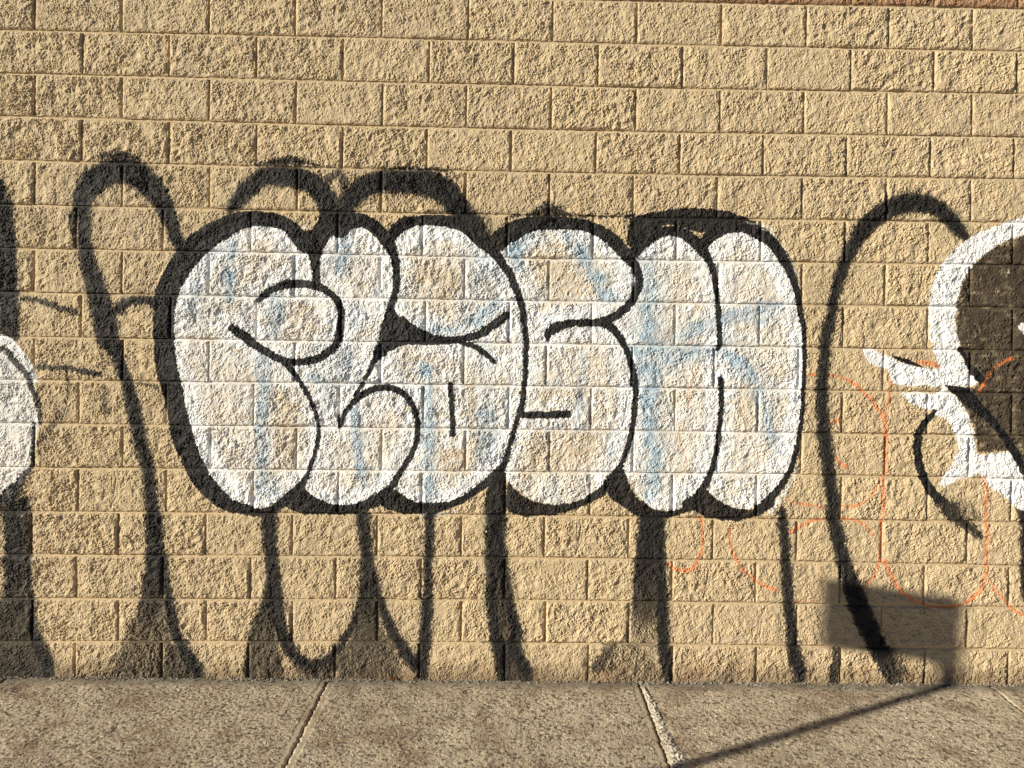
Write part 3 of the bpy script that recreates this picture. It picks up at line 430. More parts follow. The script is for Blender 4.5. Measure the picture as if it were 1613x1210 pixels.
def wall_material(name, base, base2, graffiti=True, relief=True):
    k = NT(name, .82, .25)
    geo = k.n('NewGeometry'); pos = geo.outputs['Position']
    sep = k.n('SeparateXYZ'); k.put(sep.inputs[0], pos)
    big = k.noise(pos, 2.2, 3); med = k.noise(pos, 14, 4, .65); fin = k.noise(pos, 95, 3, .6, (3, 1, 2)); grit = k.noise(pos, 330, 2, .6, (7, 5, 3))
    col = k.mix(k.ramp(med, .35, .68), c4(*base), c4(*base2))
    oi = k.n('ObjectInfo'); col = k.mix(k.math('MULTIPLY', oi.outputs['Random'], .30), col, c4(base[0] * .80, base[1] * .80, base[2] * .84))
    col = k.mix(k.math('MULTIPLY', k.ramp(big, .45, .7), .22), col, c4(base[0] * .93, base[1] * .95, base[2] * 1.12))
    # tiny missed or dirty pits
    col = k.mix(k.math('MULTIPLY', k.ramp(fin, .60, .74), .35), col, c4(base[0] * .55, base[1] * .52, base[2] * .50))
    soot = k.math('MULTIPLY', k.ramp(k.noise(pos, 22, 3, .55, (5, 9, 1)), .62, .74), k.ramp(fin, .38, .6))
    col = k.mix(k.math('MULTIPLY', soot, .16), col, c4(.12, .10, .075))
    z = sep.outputs[2]
    # damp, sooty foot of the wall
    zz = k.math('ADD', z, k.math('MULTIPLY', k.math('SUBTRACT', med, .5), .16))
    foot = k.math('SUBTRACT', 1.0, k.ramp(zz, -.01, .10))
    col = k.mix(k.math('MULTIPLY', foot, .62), col, c4(.13, .085, .05))
    rust = k.math('MULTIPLY', k.ramp(k.noise(pos, 5, 2, .5, (11, 4, 9)), .52, .66), k.math('SUBTRACT', 1.0, k.ramp(zz, .03, .17)))
    col = k.mix(k.math('MULTIPLY', rust, .16), col, c4(.40, .20, .10))
    if graffiti:
        comb = k.n('CombineXYZ')
        k.put(comb.inputs[0], k.math('DIVIDE', k.math('SUBTRACT', sep.outputs[0], IX0), IX1 - IX0)); k.put(comb.inputs[1], k.math('DIVIDE', k.math('SUBTRACT', z, IZ0), IZ1 - IZ0))
        ch = []
        for im in (IMG1, IMG2):
            t = k.n('TexImage'); t.image = im; t.extension = 'EXTEND'; t.interpolation = 'Linear'; k.put(t.inputs[0], comb.outputs[0])
            sc = k.n('SeparateColor'); k.put(sc.inputs[0], t.outputs[0]); ch += [sc.outputs[0], sc.outputs[1], sc.outputs[2]]
        white, black, blue, orange, brown, _ = ch
        # grainy threshold: spray reaches the raised grains first
        sp = k.math('ADD', k.math('MULTIPLY', fin, .55), k.math('MULTIPLY', grit, .45))
        if relief:
            at = k.n('Attribute'); at.attribute_name = 'relief'
            sp = k.math('SUBTRACT', sp, k.math('MULTIPLY', at.outputs['Fac'], .045))
        nrm = k.n('SeparateXYZ'); k.put(nrm.inputs[0], geo.outputs['True Normal'])
        sp = k.math('SUBTRACT', sp, k.math('MULTIPLY', k.math('ADD', k.math('MULTIPLY', nrm.outputs[2], .8), nrm.outputs[0]), .17))
        def cover(m, soft, off=.3):
            thr = k.math('ADD', k.math('MULTIPLY', k.math('SUBTRACT', sp, .5), 2.3), .5)          # spread around .5
            v = k.math('ADD', k.math('SUBTRACT', k.math('MULTIPLY', m, 1.6 + 2 * soft), thr), -off - soft)
            v = k.ramp(v, -soft, soft)
            return k.math('MULTIPLY', v, k.ramp(m, .02, .22))
        wcol = k.mix(k.ramp(med, .3, .7), c4(.81, .82, .83), c4(.73, .74, .76))
        wc = k.math('ADD', k.math('MULTIPLY', cover(white, .9), .36), k.math('MULTIPLY', white, .64))
        col = k.mix(wc, col, wcol)
        bluev = k.math('MULTIPLY', k.math('MULTIPLY', blue, k.math('ADD', .42, k.math('MULTIPLY', k.ramp(med, .34, .62), .62))), 1.0, None, True)
        col = k.mix(bluev, col, c4(.34, .44, .53))
        bc = k.math('ADD', k.math('MULTIPLY', cover(black, .42, .08), .66), k.math('MULTIPLY', black, .34))
        oc = cover(orange, .3)
        brc = k.math('ADD', k.math('MULTIPLY', cover(brown, .8), .4), k.math('MULTIPLY', brown, .6))
        col = k.mix(k.math('MULTIPLY', brc, .96), col, c4(.024, .017, .013))
        col = k.mix(k.math('MULTIPLY', oc, k.math('ADD', .30, k.math('MULTIPLY', med, .66))), col, c4(.70, .19, .055))
        col = k.mix(k.math('MULTIPLY', bc, .985), col, c4(.009, .009, .010))
        k.put(k.b.inputs['Roughness'], k.math('SUBTRACT', .84, k.math('MULTIPLY', bc, .22)))
    k.put(k.b.inputs['Base Color'], col)
    nb = k.bump(k.noise(pos, 260, 3, .65, (2, 8, 1)), .55, .0022)
    nb = k.bump(k.noise(pos, 620, 2, .6), .35, .0010, nb)
    k.put(k.b.inputs['Normal'], nb)
    return k.m
TAN, TAN2 = (.508, .400, .252), (.565, .450, .290)
M_BLOCK = wall_material('tan_block_paint', TAN, TAN2)
M_MORTAR = wall_material('tan_mortar_paint', (.54, .415, .25), (.58, .45, .275), True, False)
M_BROWN = wall_material('brown_block_paint', (.31, .185, .105), (.37, .225, .13), False)

# ------------------------------------------------------------------ the block wall
wall = link('block_wall', None, label='tan split-face block wall covered in black and white bubble-letter graffiti', category='wall')
J = {0: [(700, -4), (1076, 4), (1613, 15)], 1: [(0, 47), (540, 58.6), (1076, 71), (1613, 81)], 2: [(0, 115), (540, 128), (1080, 139.6), (1613, 147.6)], 3: [(0, 182.5), (540, 197.5), (1076, 209), (1613, 216)],
     4: [(0, 252), (540, 265.5), (1076, 275.7), (1613, 282)], 5: [(0, 322), (540, 334), (1076, 344), (1613, 351)], 6: [(0, 391), (420, 398), (800, 407), (1205, 412.5), (1613, 418)],
     7: [(0, 460), (410, 468), (820, 474), (1205, 479.5), (1613, 485)], 8: [(0, 530), (410, 536.5), (820, 541.7), (1220, 547), (1613, 553)], 9: [(0, 599), (420, 603), (820, 608), (1220, 614), (1613, 620)],
     10: [(0, 667), (420, 672), (820, 677), (1220, 682), (1613, 687.5)], 11: [(0, 736), (410, 740), (820, 743.5), (1220, 747), (1613, 755)], 12: [(0, 805.5), (420, 808.6), (820, 812), (1220, 818), (1613, 823)],
     13: [(0, 874), (420, 876), (820, 878.6), (1220, 884), (1613, 892)], 14: [(0, 943), (420, 944.6), (820, 945), (1220, 951), (1613, 957.6)], 15: [(0, 1010.5), (420, 1011), (820, 1012.6), (1220, 1017.6), (1613, 1023.5)]}
Vx = {0: [54.6, 192, 329, 464.7, 601, 737.5, 870.4, 1003, 1136.6, 1270, 1400.4, 1532], 1: [130, 266, 403.5, 540, 675.6, 809, 941.7, 1075, 1208, 1340, 1471, 1602],
      2: [54.6, 192, 329, 466, 602, 734, 868, 1001, 1134, 1266, 1397.7, 1531], 3: [128.2, 266, 403.4, 539, 672, 805, 938.4, 1070.6, 1202, 1333, 1465.4, 1597],
      4: [54.2, 192, 329.4, 467.7, 600.5, 733.3, 865, 997, 1129.4, 1263.3, 1396, 1529], 5: [119.8, 256.5, 394.5, 531.5, 664.8, 798.4, 934, 1065, 1198, 1331, 1462.5, 1595],
      6: [53.4, 191.4, 328.6, 463.8, 598.4, 731.2, 864.3, 998, 1130.7, 1262.8, 1394, 1527.6], 7: [127.6, 268.2, 403, 537, 669.5, 801.5, 931.5, 1063, 1196, 1327.6, 1461.2, 1595.3],
      8: [52.9, 192.7, 328.6, 463.3, 599.2, 730.2, 860, 995.3, 1124.2, 1258, 1391.4, 1527.6], 9: [123.7, 261.2, 399, 534, 666.4, 800.5, 930.2, 1063, 1193.7, 1326.3, 1460, 1594],
      10: [54.2, 192.7, 331.2, 466.4, 600.5, 732.8, 865, 996.6, 1129.4, 1261.2, 1393.5, 1525.8], 11: [122.9, 261.2, 398.4, 532.3, 663.8, 795.8, 928.9, 1059, 1191.4, 1325, 1460, 1592.2],
      12: [49.5, 186.2, 323.4, 460, 593.2, 726, 856.8, 989.6, 1122.4, 1254.7, 1388.3, 1523.2], 13: [120, 256.5, 394, 528, 662.5, 794.5, 925, 1058, 1190, 1323, 1455.5, 1589],
      14: [51, 186, 324, 460, 594, 726, 858.6, 990, 1123, 1254.7, 1388, 1522.4], 15: [118, 254.7, 391, 527, 660, 794.5, 926, 1058.6, 1191, 1323, 1456, 1587.5]}
PITCH, COURSE = .4064, .2032
Jl = {}
for kk, l in J.items():
    a = np.array(l, float); x, z = on_wall(a[:, 0], a[:, 1]); Jl[kk] = (x, z)
ends = {kk: (np.interp(-2.7, *v), np.interp(2.2, *v)) for kk, v in Jl.items()}
def lin(v, x):   # gentle extrapolation past the measured joint
    xs, zs = v; s = (zs[-1] - zs[0]) / (xs[-1] - xs[0]); z = np.interp(x, xs, zs)
    return z + np.where(x < xs[0], (x - xs[0]) * s, np.where(x > xs[-1], (x - xs[-1]) * s, 0)) * .5
JT = 15
def joint_z(kk, x):
    x = np.asarray(x, float)
    if kk < 1: return lin(Jl[1], x) + COURSE * (1 - kk)
    if kk > JT: return lin(Jl[JT], x) - COURSE * (kk - JT)
    return lin(Jl[kk], x)
def row_xs(r, ext):
    if r in Vx:
        u = np.array(Vx[r]); zc = 1426 * 0 + 0
        v = np.array([np.interp(uu, [p[0] for p in J[max(r, 1)]], [p[1] for p in J[max(r, 1)]]) + (34 if r > 0 else -34) for uu in u])
        x = on_wall(u, v)[0]
    else:
        x = row_xs(1 if r % 2 else 0, 0) if r < 0 else row_xs(15 if r % 2 else 14, 0)
        x = np.asarray(x) + random.uniform(-.004, .004)
    x = list(x)
    for _ in range(ext): x = [x[0] - PITCH] + x + [x[-1] + PITCH]
    return x
JW = .0105
def block_mesh(name, nx, nz, ox, oz, amp=1.0):
    """split-face block about 0.397 x 0.194 m, centred, broken face towards -y"""
    W, H = PITCH - JW, COURSE - JW
    u = np.linspace(-.5, .5, nx); v = np.linspace(-.5, .5, nz); U, Vv = np.meshgrid(u, v); X = U * W; Z = Vv * H
    ed = np.minimum(W / 2 - np.abs(X), H / 2 - np.abs(Z))
    t = np.clip(ed / (.012 + .005 * samp(n_mid, X + oz, Z + ox)), 0, 1); t = t * t * (3 - 2 * t)
    rel = samp(RELIEF, X + ox, Z + oz) * amp
    rel = rel - rel.mean()
    rel = np.where(rel > 0.008, .008 + (rel - .008) * .5, rel)
    h = .0028 * t + rel * (.45 + .55 * t) + .0008
    # chipped arrises
    e2 = np.clip(ed / .004, 0, 1); h = h * e2 + (1 - e2) * (-.0015 + .0025 * np.clip(samp(n_med, X + ox + 1, Z + oz), -1.5, 1))
    h = np.maximum(h, -.0035)
    Xj = X + (samp(n_med, X + oz, Z + ox) * .0007) * (1 - e2) ; Zj = Z + (samp(n_med, X + ox, Z + oz) * .0007) * (1 - e2)
    V = np.stack([Xj, -h, Zj], -1).reshape(-1, 3); Q = [grid_quads(nx, nz)]
    rim = np.concatenate([np.arange(nx), nx - 1 + nx * np.arange(1, nz), nx * nz - 2 - np.arange(nx - 1), nx * (nz - 2) - nx * np.arange(nz - 2)])
    B = V[rim].copy(); B[:, 1] = .03; off = len(V); V = np.vstack([V, B]); m = len(rim); i = np.arange(m); j = (i + 1) % m
    Q.append(np.stack([rim[i], off + i, off + j, rim[j]], 1))
    at = np.clip(samp(FINE, X + ox, Z + oz), -2.5, 2.5).ravel(); at = np.concatenate([at, at[rim]])
    return mesh_from(name, V, np.vstack(Q), None, at, smooth=False)
NVAR = 26
variants = []
for i in range(NVAR):
    me = block_mesh('split_block_face', 132, 66, (i % 11) * .46 + .2, (i // 11) * .23 + .1 + (i % 11) * .03 + (2.2 if i % 2 else 0))
    variants.append(me)
var_t = variants; var_b = []
for me in variants[:8]:
    b = me.copy(); b.materials.append(M_BROWN); var_b.append(b)
for me in variants: me.materials.append(M_BLOCK)
lowv = block_mesh('split_block_face_coarse', 34, 18, .3, .7)
def block_geometry(r, xa, xb):
    xc = (xa + xb) / 2; zt = joint_z(r, xc); zb = joint_z(r + 1, xc); W = xb - xa - JW; H = zt - zb - JW
    tilt = math.atan2(float(joint_z(r, xb) - joint_z(r, xa)), xb - xa)
    return xc, (zt + zb) / 2, W / (PITCH - JW), H / (COURSE - JW), tilt
count = 0; far = []
order = list(range(NVAR)); last = []
for r in range(-4, 16):
    xs = row_xs(r, 9)
    for a, b in zip(xs[:-1], xs[1:]):
        xc, zc, sx, sz, tl = block_geometry(r, a, b)
        near = (-3.15 < xc < 2.95) and r >= -2
        if not near:
            if abs(xc + .2) < 5.2: far.append((r, xc, zc, sx, sz, tl))
            continue
        pick = random.choice([q for q in range(NVAR) if q not in last[-14:]]); last.append(pick)
        flip = random.random() < .5
        me = var_b[pick % 8] if r < 0 else variants[pick]
        o = link('block', me, wall); o.color = (1, 1, 1, 1)
        o.location = (xc, random.uniform(-.0012, .0012), zc); o.rotation_euler = (random.gauss(0, .008), -tl + (math.pi if flip else 0), random.gauss(0, .005))
        o.scale = (sx, random.uniform(.72, 1.3), sz); count += 1
print('blocks', count)
def join_far(name, items, mat):
    n = len(lowv.vertices); base = np.empty(n * 3, np.float32); lowv.vertices.foreach_get('co', base); base = base.reshape(-1, 3)
    q = np.empty(len(lowv.loops), np.int32); lowv.loops.foreach_get('vertex_index', q); q = q.reshape(-1, 4)
    at = np.empty(n, np.float32); lowv.attributes['relief'].data.foreach_get('value', at)
    V, Q = [], []
    for i, (r, xc, zc, sx, sz, tl) in enumerate(items):
        p = base * (sx, 1, sz); 
        if i % 2: p = p * (-1, 1, -1)
        V.append(p + (xc, 0, zc)); Q.append(q + i * n)
    me = mesh_from(name, np.vstack(V), np.vstack(Q), mat, np.tile(at, len(items)))
    return link(name, me, wall, kind='stuff')
join_far('outer_block_courses', [f for f in far if f[0] >= 0], M_BLOCK)
join_far('brown_block_courses', [f for f in far if f[0] < 0], M_BROWN)

# mortar: one body with tooled (concave) joints
def mortar():
    V, Q = [], []
    prof = [(-.5, .0165), (-.5, .0080), (-.3, .0100), (0, .0108), (.3, .0098), (.5, .0074), (.5, .0165)]     # across the joint (unit width), depth y
    Wj = JW + .003
    def strip(path, along_x):
        o = sum(len(v) for v in V); m = len(prof); pts = []
        for (x, z) in path:
            for (t, y) in prof:
                yy = (y if not along_x else max(.0022, y - .0046) if y < .016 else y) + float(samp(n_med, x, z + t * .01)) * .0004
                pts.append((x, yy, z + t * Wj) if along_x else (x + t * Wj, yy, z))
        V.append(np.array(pts, np.float32)); n = len(path)
        for i in range(n - 1):
            for j in range(m - 1):
                a = o + i * m + j; Q.append([a, a + 1, a + 1 + m, a + m] if not along_x else [a, a + m, a + m + 1, a + 1])
    for k_ in range(-4, 17):
        xs = np.arange(-5.3, 5.0, .05); zz = joint_z(k_, xs); zz = zz + .0006 * np.interp(xs, xs, samp(n_mid, xs, xs * 0 + k_))
        strip(list(zip(xs, zz)), True)
    for r in range(-4, 16):
        for x in row_xs(r, 9):
            if abs(x + .2) > 5.1: continue
            zt = float(joint_z(r, x)) - JW / 2 - .0005; zb = float(joint_z(r + 1, x)) + JW / 2 + .0005
            zs = np.linspace(zb, zt, 9); x2 = x + .0007 * samp(n_mid, zs * 3, zs * 0 + x)
            strip(list(zip(x2, zs)), False)
    # backing plane
    o = sum(len(v) for v in V)
    V.append(np.array([(-5.4, .0165, -.4), (5.1, .0165, -.4), (5.1, .0165, 4.05), (-5.4, .0165, 4.05), (-5.4, .2, -.4), (5.1, .2, -.4), (5.1, .2, 4.05), (-5.4, .2, 4.05)], np.float32))
    Q.extend([[o, o + 1, o + 2, o + 3], [o + 1, o + 5, o + 6, o + 2], [o + 5, o + 4, o + 7, o + 6], [o + 4, o, o + 3, o + 7], [o + 3, o + 2, o + 6, o + 7]])
    return mesh_from('mortar', np.vstack(V), Q, M_MORTAR)
link('mortar', mortar(), wall)

# ------------------------------------------------------------------ sidewalk
def concrete(name, base, base2, stain, margin=False):
    k = NT(name, .9, .2); pos = k.n('NewGeometry').outputs['Position']; sep = k.n('SeparateXYZ'); k.put(sep.inputs[0], pos)
    big = k.noise(pos, 1.7, 4, .6); med = k.noise(pos, 4.6, 7, .72); fin = k.noise(pos, 120, 3, .7); agg = k.n('TexVoronoi'); agg.inputs['Scale'].default_value = 78; k.put(agg.inputs['Vector'], pos)
    col = k.mix(k.ramp(big, .38, .65), c4(*base), c4(*base2))
    col = k.mix(k.math('MULTIPLY', k.ramp(med, .47, .64), .9), col, c4(*stain))
    ac = k.n('SeparateColor'); k.put(ac.inputs[0], agg.outputs['Color'])
    at = k.n('Attribute'); at.attribute_name = 'relief'; pm = k.math('ADD', .12, k.math('MULTIPLY', at.outputs['Fac'], .88)) if margin else 1.0
    pitn = k.noise(pos, 62, 3, .6, (4, 4, 4)); col = k.mix(k.math('MULTIPLY', pm, k.math('MULTIPLY', k.ramp(ac.outputs[0], .70, .78), k.ramp(pitn, .36, .56))), col, c4(.13, .10, .075)); col = k.mix(k.math('MULTIPLY', pm, k.math('MULTIPLY', k.ramp(pitn, .57, .66), .62)), col, c4(.14, .11, .08))
    col = k.mix(k.math('MULTIPLY', k.ramp(ac.outputs[1], .86, .95), .30), col, c4(.50, .46, .40))
    col = k.mix(k.math('MULTIPLY', k.ramp(fin, .58, .75), .4), col, c4(stain[0] * .6, stain[1] * .6, stain[2] * .6))
    # darker soot line along the foot of the wall
    d = k.math('ADD', sep.outputs[1], k.math('MULTIPLY', k.math('SUBTRACT', med, .5), .10))
    soot = k.math('MULTIPLY', k.ramp(d, -.12, -.02), .62)
    col = k.mix(soot, col, c4(.13, .115, .095))
    k.put(k.b.inputs['Base Color'], col)
    nb = k.bump(k.noise(pos, 190, 4, .7), .6, .003); k.put(k.b.inputs['Normal'], nb)
    return k.m
M_WALK = concrete('sidewalk_concrete', margin=True, base=(.42, .355, .262), base2=(.49, .42, .315), stain=(.29, .215, .15))
M_GRIT = concrete('pale_grit', (.50, .46, .38), (.58, .54, .46), (.35, .31, .25))
M_DARK = concrete('joint_dirt', (.07, .06, .05), (.09, .075, .06), (.05, .045, .04))
walk = link('sidewalk', None, kind='structure')
YO, YC = -1.55, -2.85
# joints of the slabs, from the photograph: (at the wall, a point towards the road)
def jl(u0, v0, u1, v1):
    x0, y0 = on_ground(u0, v0); x1, y1 = on_ground(u1, v1); s = (x1 - x0) / (y1 - y0); return float(x0 - y0 * s), float(s)
JN = [jl(10, 1068, 0, 1075), jl(515, 1075, 447, 1210), jl(1008, 1079, 1056, 1210), jl(1563, 1083, 1613, 1121)]
JN[0] = (JN[0][0], JN[1][1] * 1.1)
JN = [(JN[0][0] - 1.5, 0.0)] + JN + [(JN[-1][0] + 1.5, 0.0)]
def jx(i, y): return JN[i][0] + JN[i][1] * max(y, YO)
SG = .0035
def slab(i, y0, y1, nx, ny, name='paving_slab'):
    # a trowelled margin 28 mm wide runs along each joint
    T = np.linspace(0, 1, nx); Y = np.linspace(y0, y1, ny); G = []
    L = np.array([jx(i, y) + SG for y in Y]); Rr = np.array([jx(i + 1, y) - SG for y in Y])
    wob = lambda s, ys: .0022 * samp(n_mid, ys * 2 + s, ys * 0 + s)
    L = L + wob(i * .7, Y); Rr = Rr + wob((i + 1) * .7, Y)
    X = L[:, None] * (1 - T) + Rr[:, None] * T; YY = np.repeat(Y[:, None], nx, 1)
    e = np.minimum(X - L[:, None], Rr[:, None] - X); e = np.minimum(e, np.minimum(np.abs(YY - y0) + .004, np.abs(YY - y1)))
    rough = np.clip((e - .018) / .03, 0, 1) * .8 + .2; rough = rough * np.clip((-YY - .03) / .09, .25, 1)
    pit = samp(n_fin, X, YY); pt = samp(n_tin, X, YY)
    h = (.0005 * samp(n_med, X, YY) + .0006 * np.minimum(pit, .5) + .0005 * pt - .0036 * np.clip(pt * .45 + pit * .9 - .80 + .25 * samp(n_mid, X, YY), 0, 1.2)) * rough + .0010 * samp(n_big, X, YY)
    h -= .006 * np.clip(1 - e / .010, 0, 1) ** 2
    mg = np.clip((np.minimum(X - L[:, None], Rr[:, None] - X) + .003 * samp(n_med, X, YY) - .030) / .004, 0, 1); h -= .0018 * (1 - mg)
    Z = ground_z(X, YY) + h
    V = np.stack([X, YY, Z], -1).reshape(-1, 3); Q = [grid_quads(nx, ny)[:, ::-1]]
    rim = np.concatenate([np.arange(nx), nx - 1 + nx * np.arange(1, ny), nx * ny - 2 - np.arange(nx - 1), nx * (ny - 2) - nx * np.arange(ny - 2)])
    B = V[rim].copy(); B[:, 2] -= .09; off = len(V); V = np.vstack([V, B]); m = len(rim); a = np.arange(m); b = (a + 1) % m
    Q.append(np.stack([rim[a], rim[b], off + b, off + a], 1))
    return link(name, mesh_from('paving_slab', V, np.vstack(Q), M_WALK, np.concatenate([mg.ravel(), mg.ravel()[rim]])), walk)
for i in range(len(JN) - 1):
    vis = 1 <= i <= 3
    slab(i, .02, -.95, 330 if vis else 120, 215 if vis else 70, 'paving_slab') if False else None
for i in range(len(JN) - 1):
    vis = i <= 4
    slab(i, -.004, YO, 320, 330)
    slab(i, YO - .008, YC, 60, 50)
for (xa, xb) in ((-6.5, JN[0][0] - .004), (JN[-1][0] + .004, 6.5)):
    n = max(1, int(round((xb - xa) / 1.5))); st = (xb - xa) / n
    for q in range(n):
        x0, x1 = xa + q * st + .004, xa + (q + 1) * st - .004; ys = np.array([-.004, YC]); V = []; 
        V = [(x0, ys[0], ground_z(x0, ys[0])), (x1, ys[0], ground_z(x1, ys[0])), (x1, ys[1], ground_z(x1, ys[1])), (x0, ys[1], ground_z(x0, ys[1]))]
        V += [(a, b, c - .09) for a, b, c in V]
        link('paving_slab', mesh_from('paving_slab', V, [[3, 2, 1, 0], [0, 1, 5, 4], [1, 2, 6, 5], [2, 3, 7, 6], [3, 0, 4, 7]], M_WALK, np.ones(8)), walk)
# bed under the slabs (seen down the joints)
def sheet(name, x0, x1, y0, y1, dz, mat, parent=None, zf=ground_z, **pr):
    V = [(x0, y0, zf(x0, y0) + dz), (x1, y0, zf(x1, y0) + dz), (x1, y1, zf(x1, y1) + dz), (x0, y1, zf(x0, y1) + dz)]
    return link(name, mesh_from(name, V, [[0, 1, 2, 3]], mat), parent, **pr)
sheet('joint_filler', -6.6, 6.6, YC, .01, -.013, M_DARK, walk)
# kerb and road
ZK = lambda x, y: GA + GB * x + GS * YC
kb = []
for q in range(9):
    x0 = -6.6 + q * 1.47
    V = [(x0 + .003, YC - .004, ZK(x0, 0) - .002), (x0 + 1.467, YC - .004, ZK(x0 + 1.467, 0) - .002), (x0 + 1.467, YC - .145, ZK(x0 + 1.467, 0) - .006), (x0 + .003, YC - .145, ZK(x0, 0) - .006), (x0 + .003, YC - .165, ZK(x0, 0) - .14), (x0 + 1.467, YC - .165, ZK(x0 + 1.467, 0) - .14)]
    V += [(x0 + .003, YC - .004, ZK(x0, 0) - .2), (x0 + 1.467, YC - .004, ZK(x0, 0) - .2)]
    link('kerb_stone', mesh_from('kerb_stone', V, [[3, 2, 1, 0], [4, 5, 2, 3], [6, 7, 5, 4], [0, 6, 4, 3], [1, 2, 5, 7], [0, 1, 7, 6]], M_WALK, np.zeros(8)), walk)
k = NT('asphalt', .9, .2); pos = k.n('NewGeometry').outputs['Position']
k.put(k.b.inputs['Base Color'], k.mix(k.noise(pos, 60, 4, .7), c4(.035, .034, .033), c4(.075, .07, .066))); k.put(k.b.inputs['Normal'], k.bump(k.noise(pos, 140, 3, .7), .5, .004)); M_ASPH = k.m
sheet('road', -300, 300, -300, YC - .15, -.12, M_ASPH, None, lambda x, y: ZK(0, 0), kind='structure')
k = NT('dry_soil', .95, .1); pos = k.n('NewGeometry').outputs['Position']
k.put(k.b.inputs['Base Color'], k.mix(k.noise(pos, 3, 5, .7), c4(.16, .13, .09), c4(.24, .20, .14))); M_SOIL = k.m
sheet('ground', -300, 300, -300, 300, -.35, M_SOIL, None, lambda x, y: ZK(0, 0), kind='structure')

# pale mortar squeezed up along the middle joint, running towards the road
def rough_strip(name, pts, w0, hgt, mat, parent, seed):
    n = 150; ys = np.linspace(pts[0][1], pts[-1][1], n); xs = np.interp(-ys, [-p[1] for p in pts], [p[0] for p in pts]); ws = np.interp(-ys, [-p[1] for p in pts], [p[2] for p in pts]); m = 13
    T = np.linspace(0, 1, m); X = xs[:, None] + ws[:, None] * (T[None] + .12 * samp(n_med, ys[:, None] + seed, T[None] * .03) * np.array([1] * 1)[0]); Y = np.repeat(ys[:, None], m, 1)
    H = hgt * np.sin(np.pi * np.clip(T, 0, 1))[None] ** .5 * (.7 + .45 * samp(n_fin, X, Y) + .3 * samp(n_tin, X, Y)); H = np.clip(H, -.0, .02)
    Z = ground_z(X, Y) + H - .0015
    return link(name, mesh_from(name, np.stack([X, Y, Z], -1).reshape(-1, 3), grid_quads(m, n)[:, ::-1], mat), parent)
g = lambda u, v: tuple(float(t) for t in on_ground(u, v))
ru = [(1012, 1082, 3), (1020, 1105, 11), (1030, 1130, 12), (1040, 1155, 14), (1050, 1180, 19), (1058, 1205, 24), (1075, 1260, 28)]
rough_strip('joint_patch', [(g(u, v)[0], g(u, v)[1], wd / 1211 * 3.3) for u, v, wd in ru], 0, .006, M_GRIT, walk, 1.3)

# packed dirt along the foot of the wall
M_DIRT = concrete('packed_dirt', (.24, .20, .15), (.34, .29, .22), (.13, .10, .075))
xs = np.arange(-5.2, 5.2, .0035); ts = np.linspace(0, 1, 9)
wd = np.clip(.011 + .006 * samp(n_mid, xs, xs * 0 + .9) + .005 * samp(n_big, xs, xs * 0 + .2), .003, .03)
XX = np.repeat(xs[:, None], 9, 1); YY_ = .004 - ts[None] * wd[:, None]
HH = (1 - ts[None]) ** 1.5 * (.0055 + .003 * samp(n_mid, xs, xs * 0 + .4))[:, None] + (.0012 * samp(n_fin, XX, YY_) + .001 * samp(n_tin, XX, YY_)) * (1 - ts[None] ** 3) - .002 * ts[None] ** 4
link('packed_dirt', mesh_from('packed_dirt', np.stack([XX, YY_, ground_z(XX, YY_) + HH], -1).reshape(-1, 3), grid_quads(9, len(xs)), M_DIRT), None, kind='stuff', label='packed dirt and mortar dust in the corner between wall and sidewalk')
# crumbs of mortar and grit gathered along the foot of the wall
def crumbs(name, n, place, smin, smax, mat):
    ico = np.array([(0, 0, 1), (.89, 0, .45), (.28, .85, .45), (-.72, .53, .45), (-.72, -.53, .45), (.28, -.85, .45), (.72, .53, -.45), (-.28, .85, -.45), (-.89, 0, -.45), (-.28, -.85, -.45), (.72, -.53, -.45), (0, 0, -1)])
    f = np.array([(0, 1, 2), (0, 2, 3), (0, 3, 4), (0, 4, 5), (0, 5, 1), (1, 6, 2), (2, 7, 3), (3, 8, 4), (4, 9, 5), (5, 10, 1), (6, 7, 2), (7, 8, 3), (8, 9, 4), (9, 10, 5), (10, 6, 1), (11, 7, 6), (11, 8, 7), (11, 9, 8), (11, 10, 9), (11, 6, 10)])
    V, Q = [], []
    for i in range(n):
        x, y = place(); s = smin + (smax - smin) * rng.random() ** 3
        p = ico * rng.uniform(.55, 1.2, (12, 1)) * (s, s * rng.uniform(.6, 1), s * rng.uniform(.45, .8)); V.append(p + (x, y, ground_z(x, y) + s * .25)); Q.append(f + 12 * i)
    return link(name, mesh_from(name, np.vstack(V), np.vstack(Q), mat), None, kind='stuff')
def cl():   # clustered positions along the wall
    while True:
        x = rng.uniform(-3.4, 3.2)
        if rng.random() < .25 + .75 * float(np.clip(samp(n_big, x, .3) * .6 + .4, 0, 1)): return x
crumbs('mortar_crumbs', 2600, lambda: (cl(), -.004 - abs(rng.normal(0, .013))), .0014, .009, M_GRIT)['label'] = 'pale mortar crumbs and grit lying along the foot of the wall'
crumbs('sidewalk_grit', 500, lambda: (rng.uniform(-3.3, 3.1), rng.uniform(-1.3, -.03)), .0008, .0026, M_WALK)['label'] = 'loose grit scattered on the concrete sidewalk'

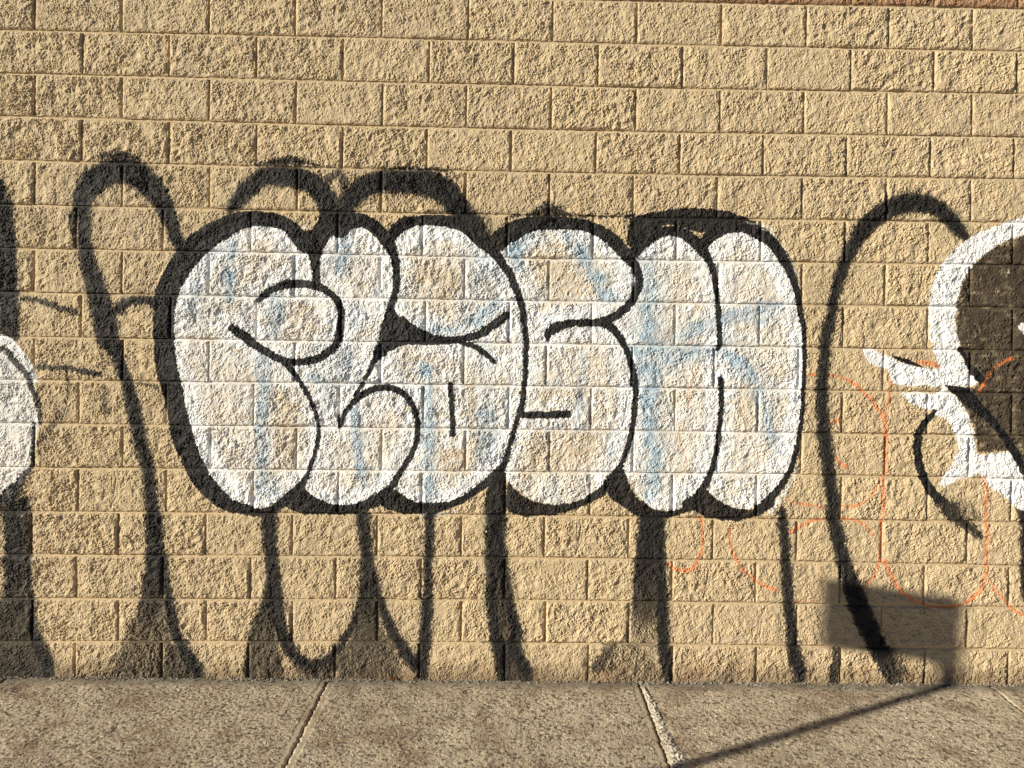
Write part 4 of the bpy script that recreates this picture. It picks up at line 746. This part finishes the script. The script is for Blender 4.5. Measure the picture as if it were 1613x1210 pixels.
# a little dry weed at the foot of the wall
k = NT('dry_weed', .8, .2); k.b.inputs['Base Color'].default_value = c4(.42, .20, .07); M_WEED = k.m
def weed(u, v):
    x0, y0 = g(u, v); V, Q = [], []
    for i in range(34):
        a = rng.uniform(0, 2 * math.pi); L = rng.uniform(.012, .045); el = rng.uniform(.1, 1.0); d = np.array([math.cos(a) * math.cos(el), -abs(math.sin(a)) * math.cos(el) * .6, math.sin(el)]); s = np.array([-d[1], d[0], 0]) ; s = s / (np.linalg.norm(s) + 1e-6) * .0009
        b = np.array([x0 + rng.normal(0, .006), y0 - .003, ground_z(x0, y0)]); o = len(V); mid = b + d * L * .6 + (0, 0, .003); V += [b - s, b + s, mid + s, mid - s, b + d * L - (0, 0, .003) - s * .2, b + d * L - (0, 0, .003) + s * .2]; Q += [[o, o + 1, o + 2, o + 3], [o + 3, o + 2, o + 5, o + 4]]
    return link('dry_weed', mesh_from('dry_weed', V, Q, M_WEED), None, label='tiny rust-brown dry weed tuft growing at the foot of the wall', category='weed')
weed(617, 1071)

# ------------------------------------------------------------------ the roadside sign whose shadow falls on the wall
xw, zw = on_wall(1497, 1080); xs_, ys_ = on_ground(1080, 1206)
az = math.degrees(math.atan2(float(xw) - float(xs_), -float(ys_))); print('measured sun azimuth', az)
TZ = -to_sun
def to_shadow(pw, d):   # point on the wall plane -> point d metres out in front of the wall on the sun ray
    t = d / math.cos(rad(SUN_AZ)) / math.cos(rad(SUN_EL)); return Vector((pw[0], 0, pw[1])) + to_sun * t
k = NT('galvanised_steel', .45, .5); k.b.inputs['Metallic'].default_value = .9; k.b.inputs['Base Color'].default_value = c4(.45, .45, .44); M_GALV = k.m
k = NT('sign_paint', .5, .4); k.b.inputs['Base Color'].default_value = c4(.75, .75, .72); M_SIGN = k.m
DP = 2.4
cen = to_shadow((float(xw), .35), DP); px, py = cen.x, cen.y; pz = cen.z
post = link('street_sign', None, label='small sign plate on a slim steel post beside the kerb, out of frame at left', category='sign'); gz = float(ground_z(px, py)); post.location = (px, py, gz)
def tube(name, r, z0, z1, mat, n=20):
    a = np.linspace(0, 2 * math.pi, n, endpoint=False); V = [(r * math.cos(t), r * math.sin(t), z) for z in (z0, z1) for t in a] + [(0, 0, z1)]
    me = bpy.data.meshes.new(name); me.from_pydata(V, [], [(i, (i + 1) % n, n + (i + 1) % n, n + i) for i in range(n)] + [(n + i, n + (i + 1) % n, 2 * n) for i in range(n)]); me.materials.append(mat); return me
ul = on_wall(1280, 928); ur = on_wall(1500, 956); ll = on_wall(1280, 1036)
htop = to_shadow((float(ul[0]), float(ul[1])), DP).z - gz
hplate = float(ul[1] - ll[1])
link('post', tube('post', .029, -.05, float(htop) - .04, M_GALV), post)
PHI = rad(16); wsh = float(ur[0] - ul[0]); wpl = wsh / (math.cos(PHI) + math.tan(rad(SUN_AZ)) * math.sin(PHI))
plate = link('sign_plate', boxes_mesh('sign_plate', [(-wpl, -.0035, -hplate / 2), (.02, -.0005, hplate / 2)], M_SIGN) if False else boxes_mesh('sign_plate', [(-wpl, -.03, -hplate / 2, .004, -.027, hplate / 2)], M_SIGN), post)
plate.location = (0, 0, float(htop) - hplate / 2 - .02); plate.rotation_euler = (0, 0, -PHI)
for bz in (-.08, .05): link('bracket', boxes_mesh('bracket', [(-.02, -.027, bz, .02, -.02, bz + .03)], M_GALV), plate)
print('post', px, py, 'height', htop)
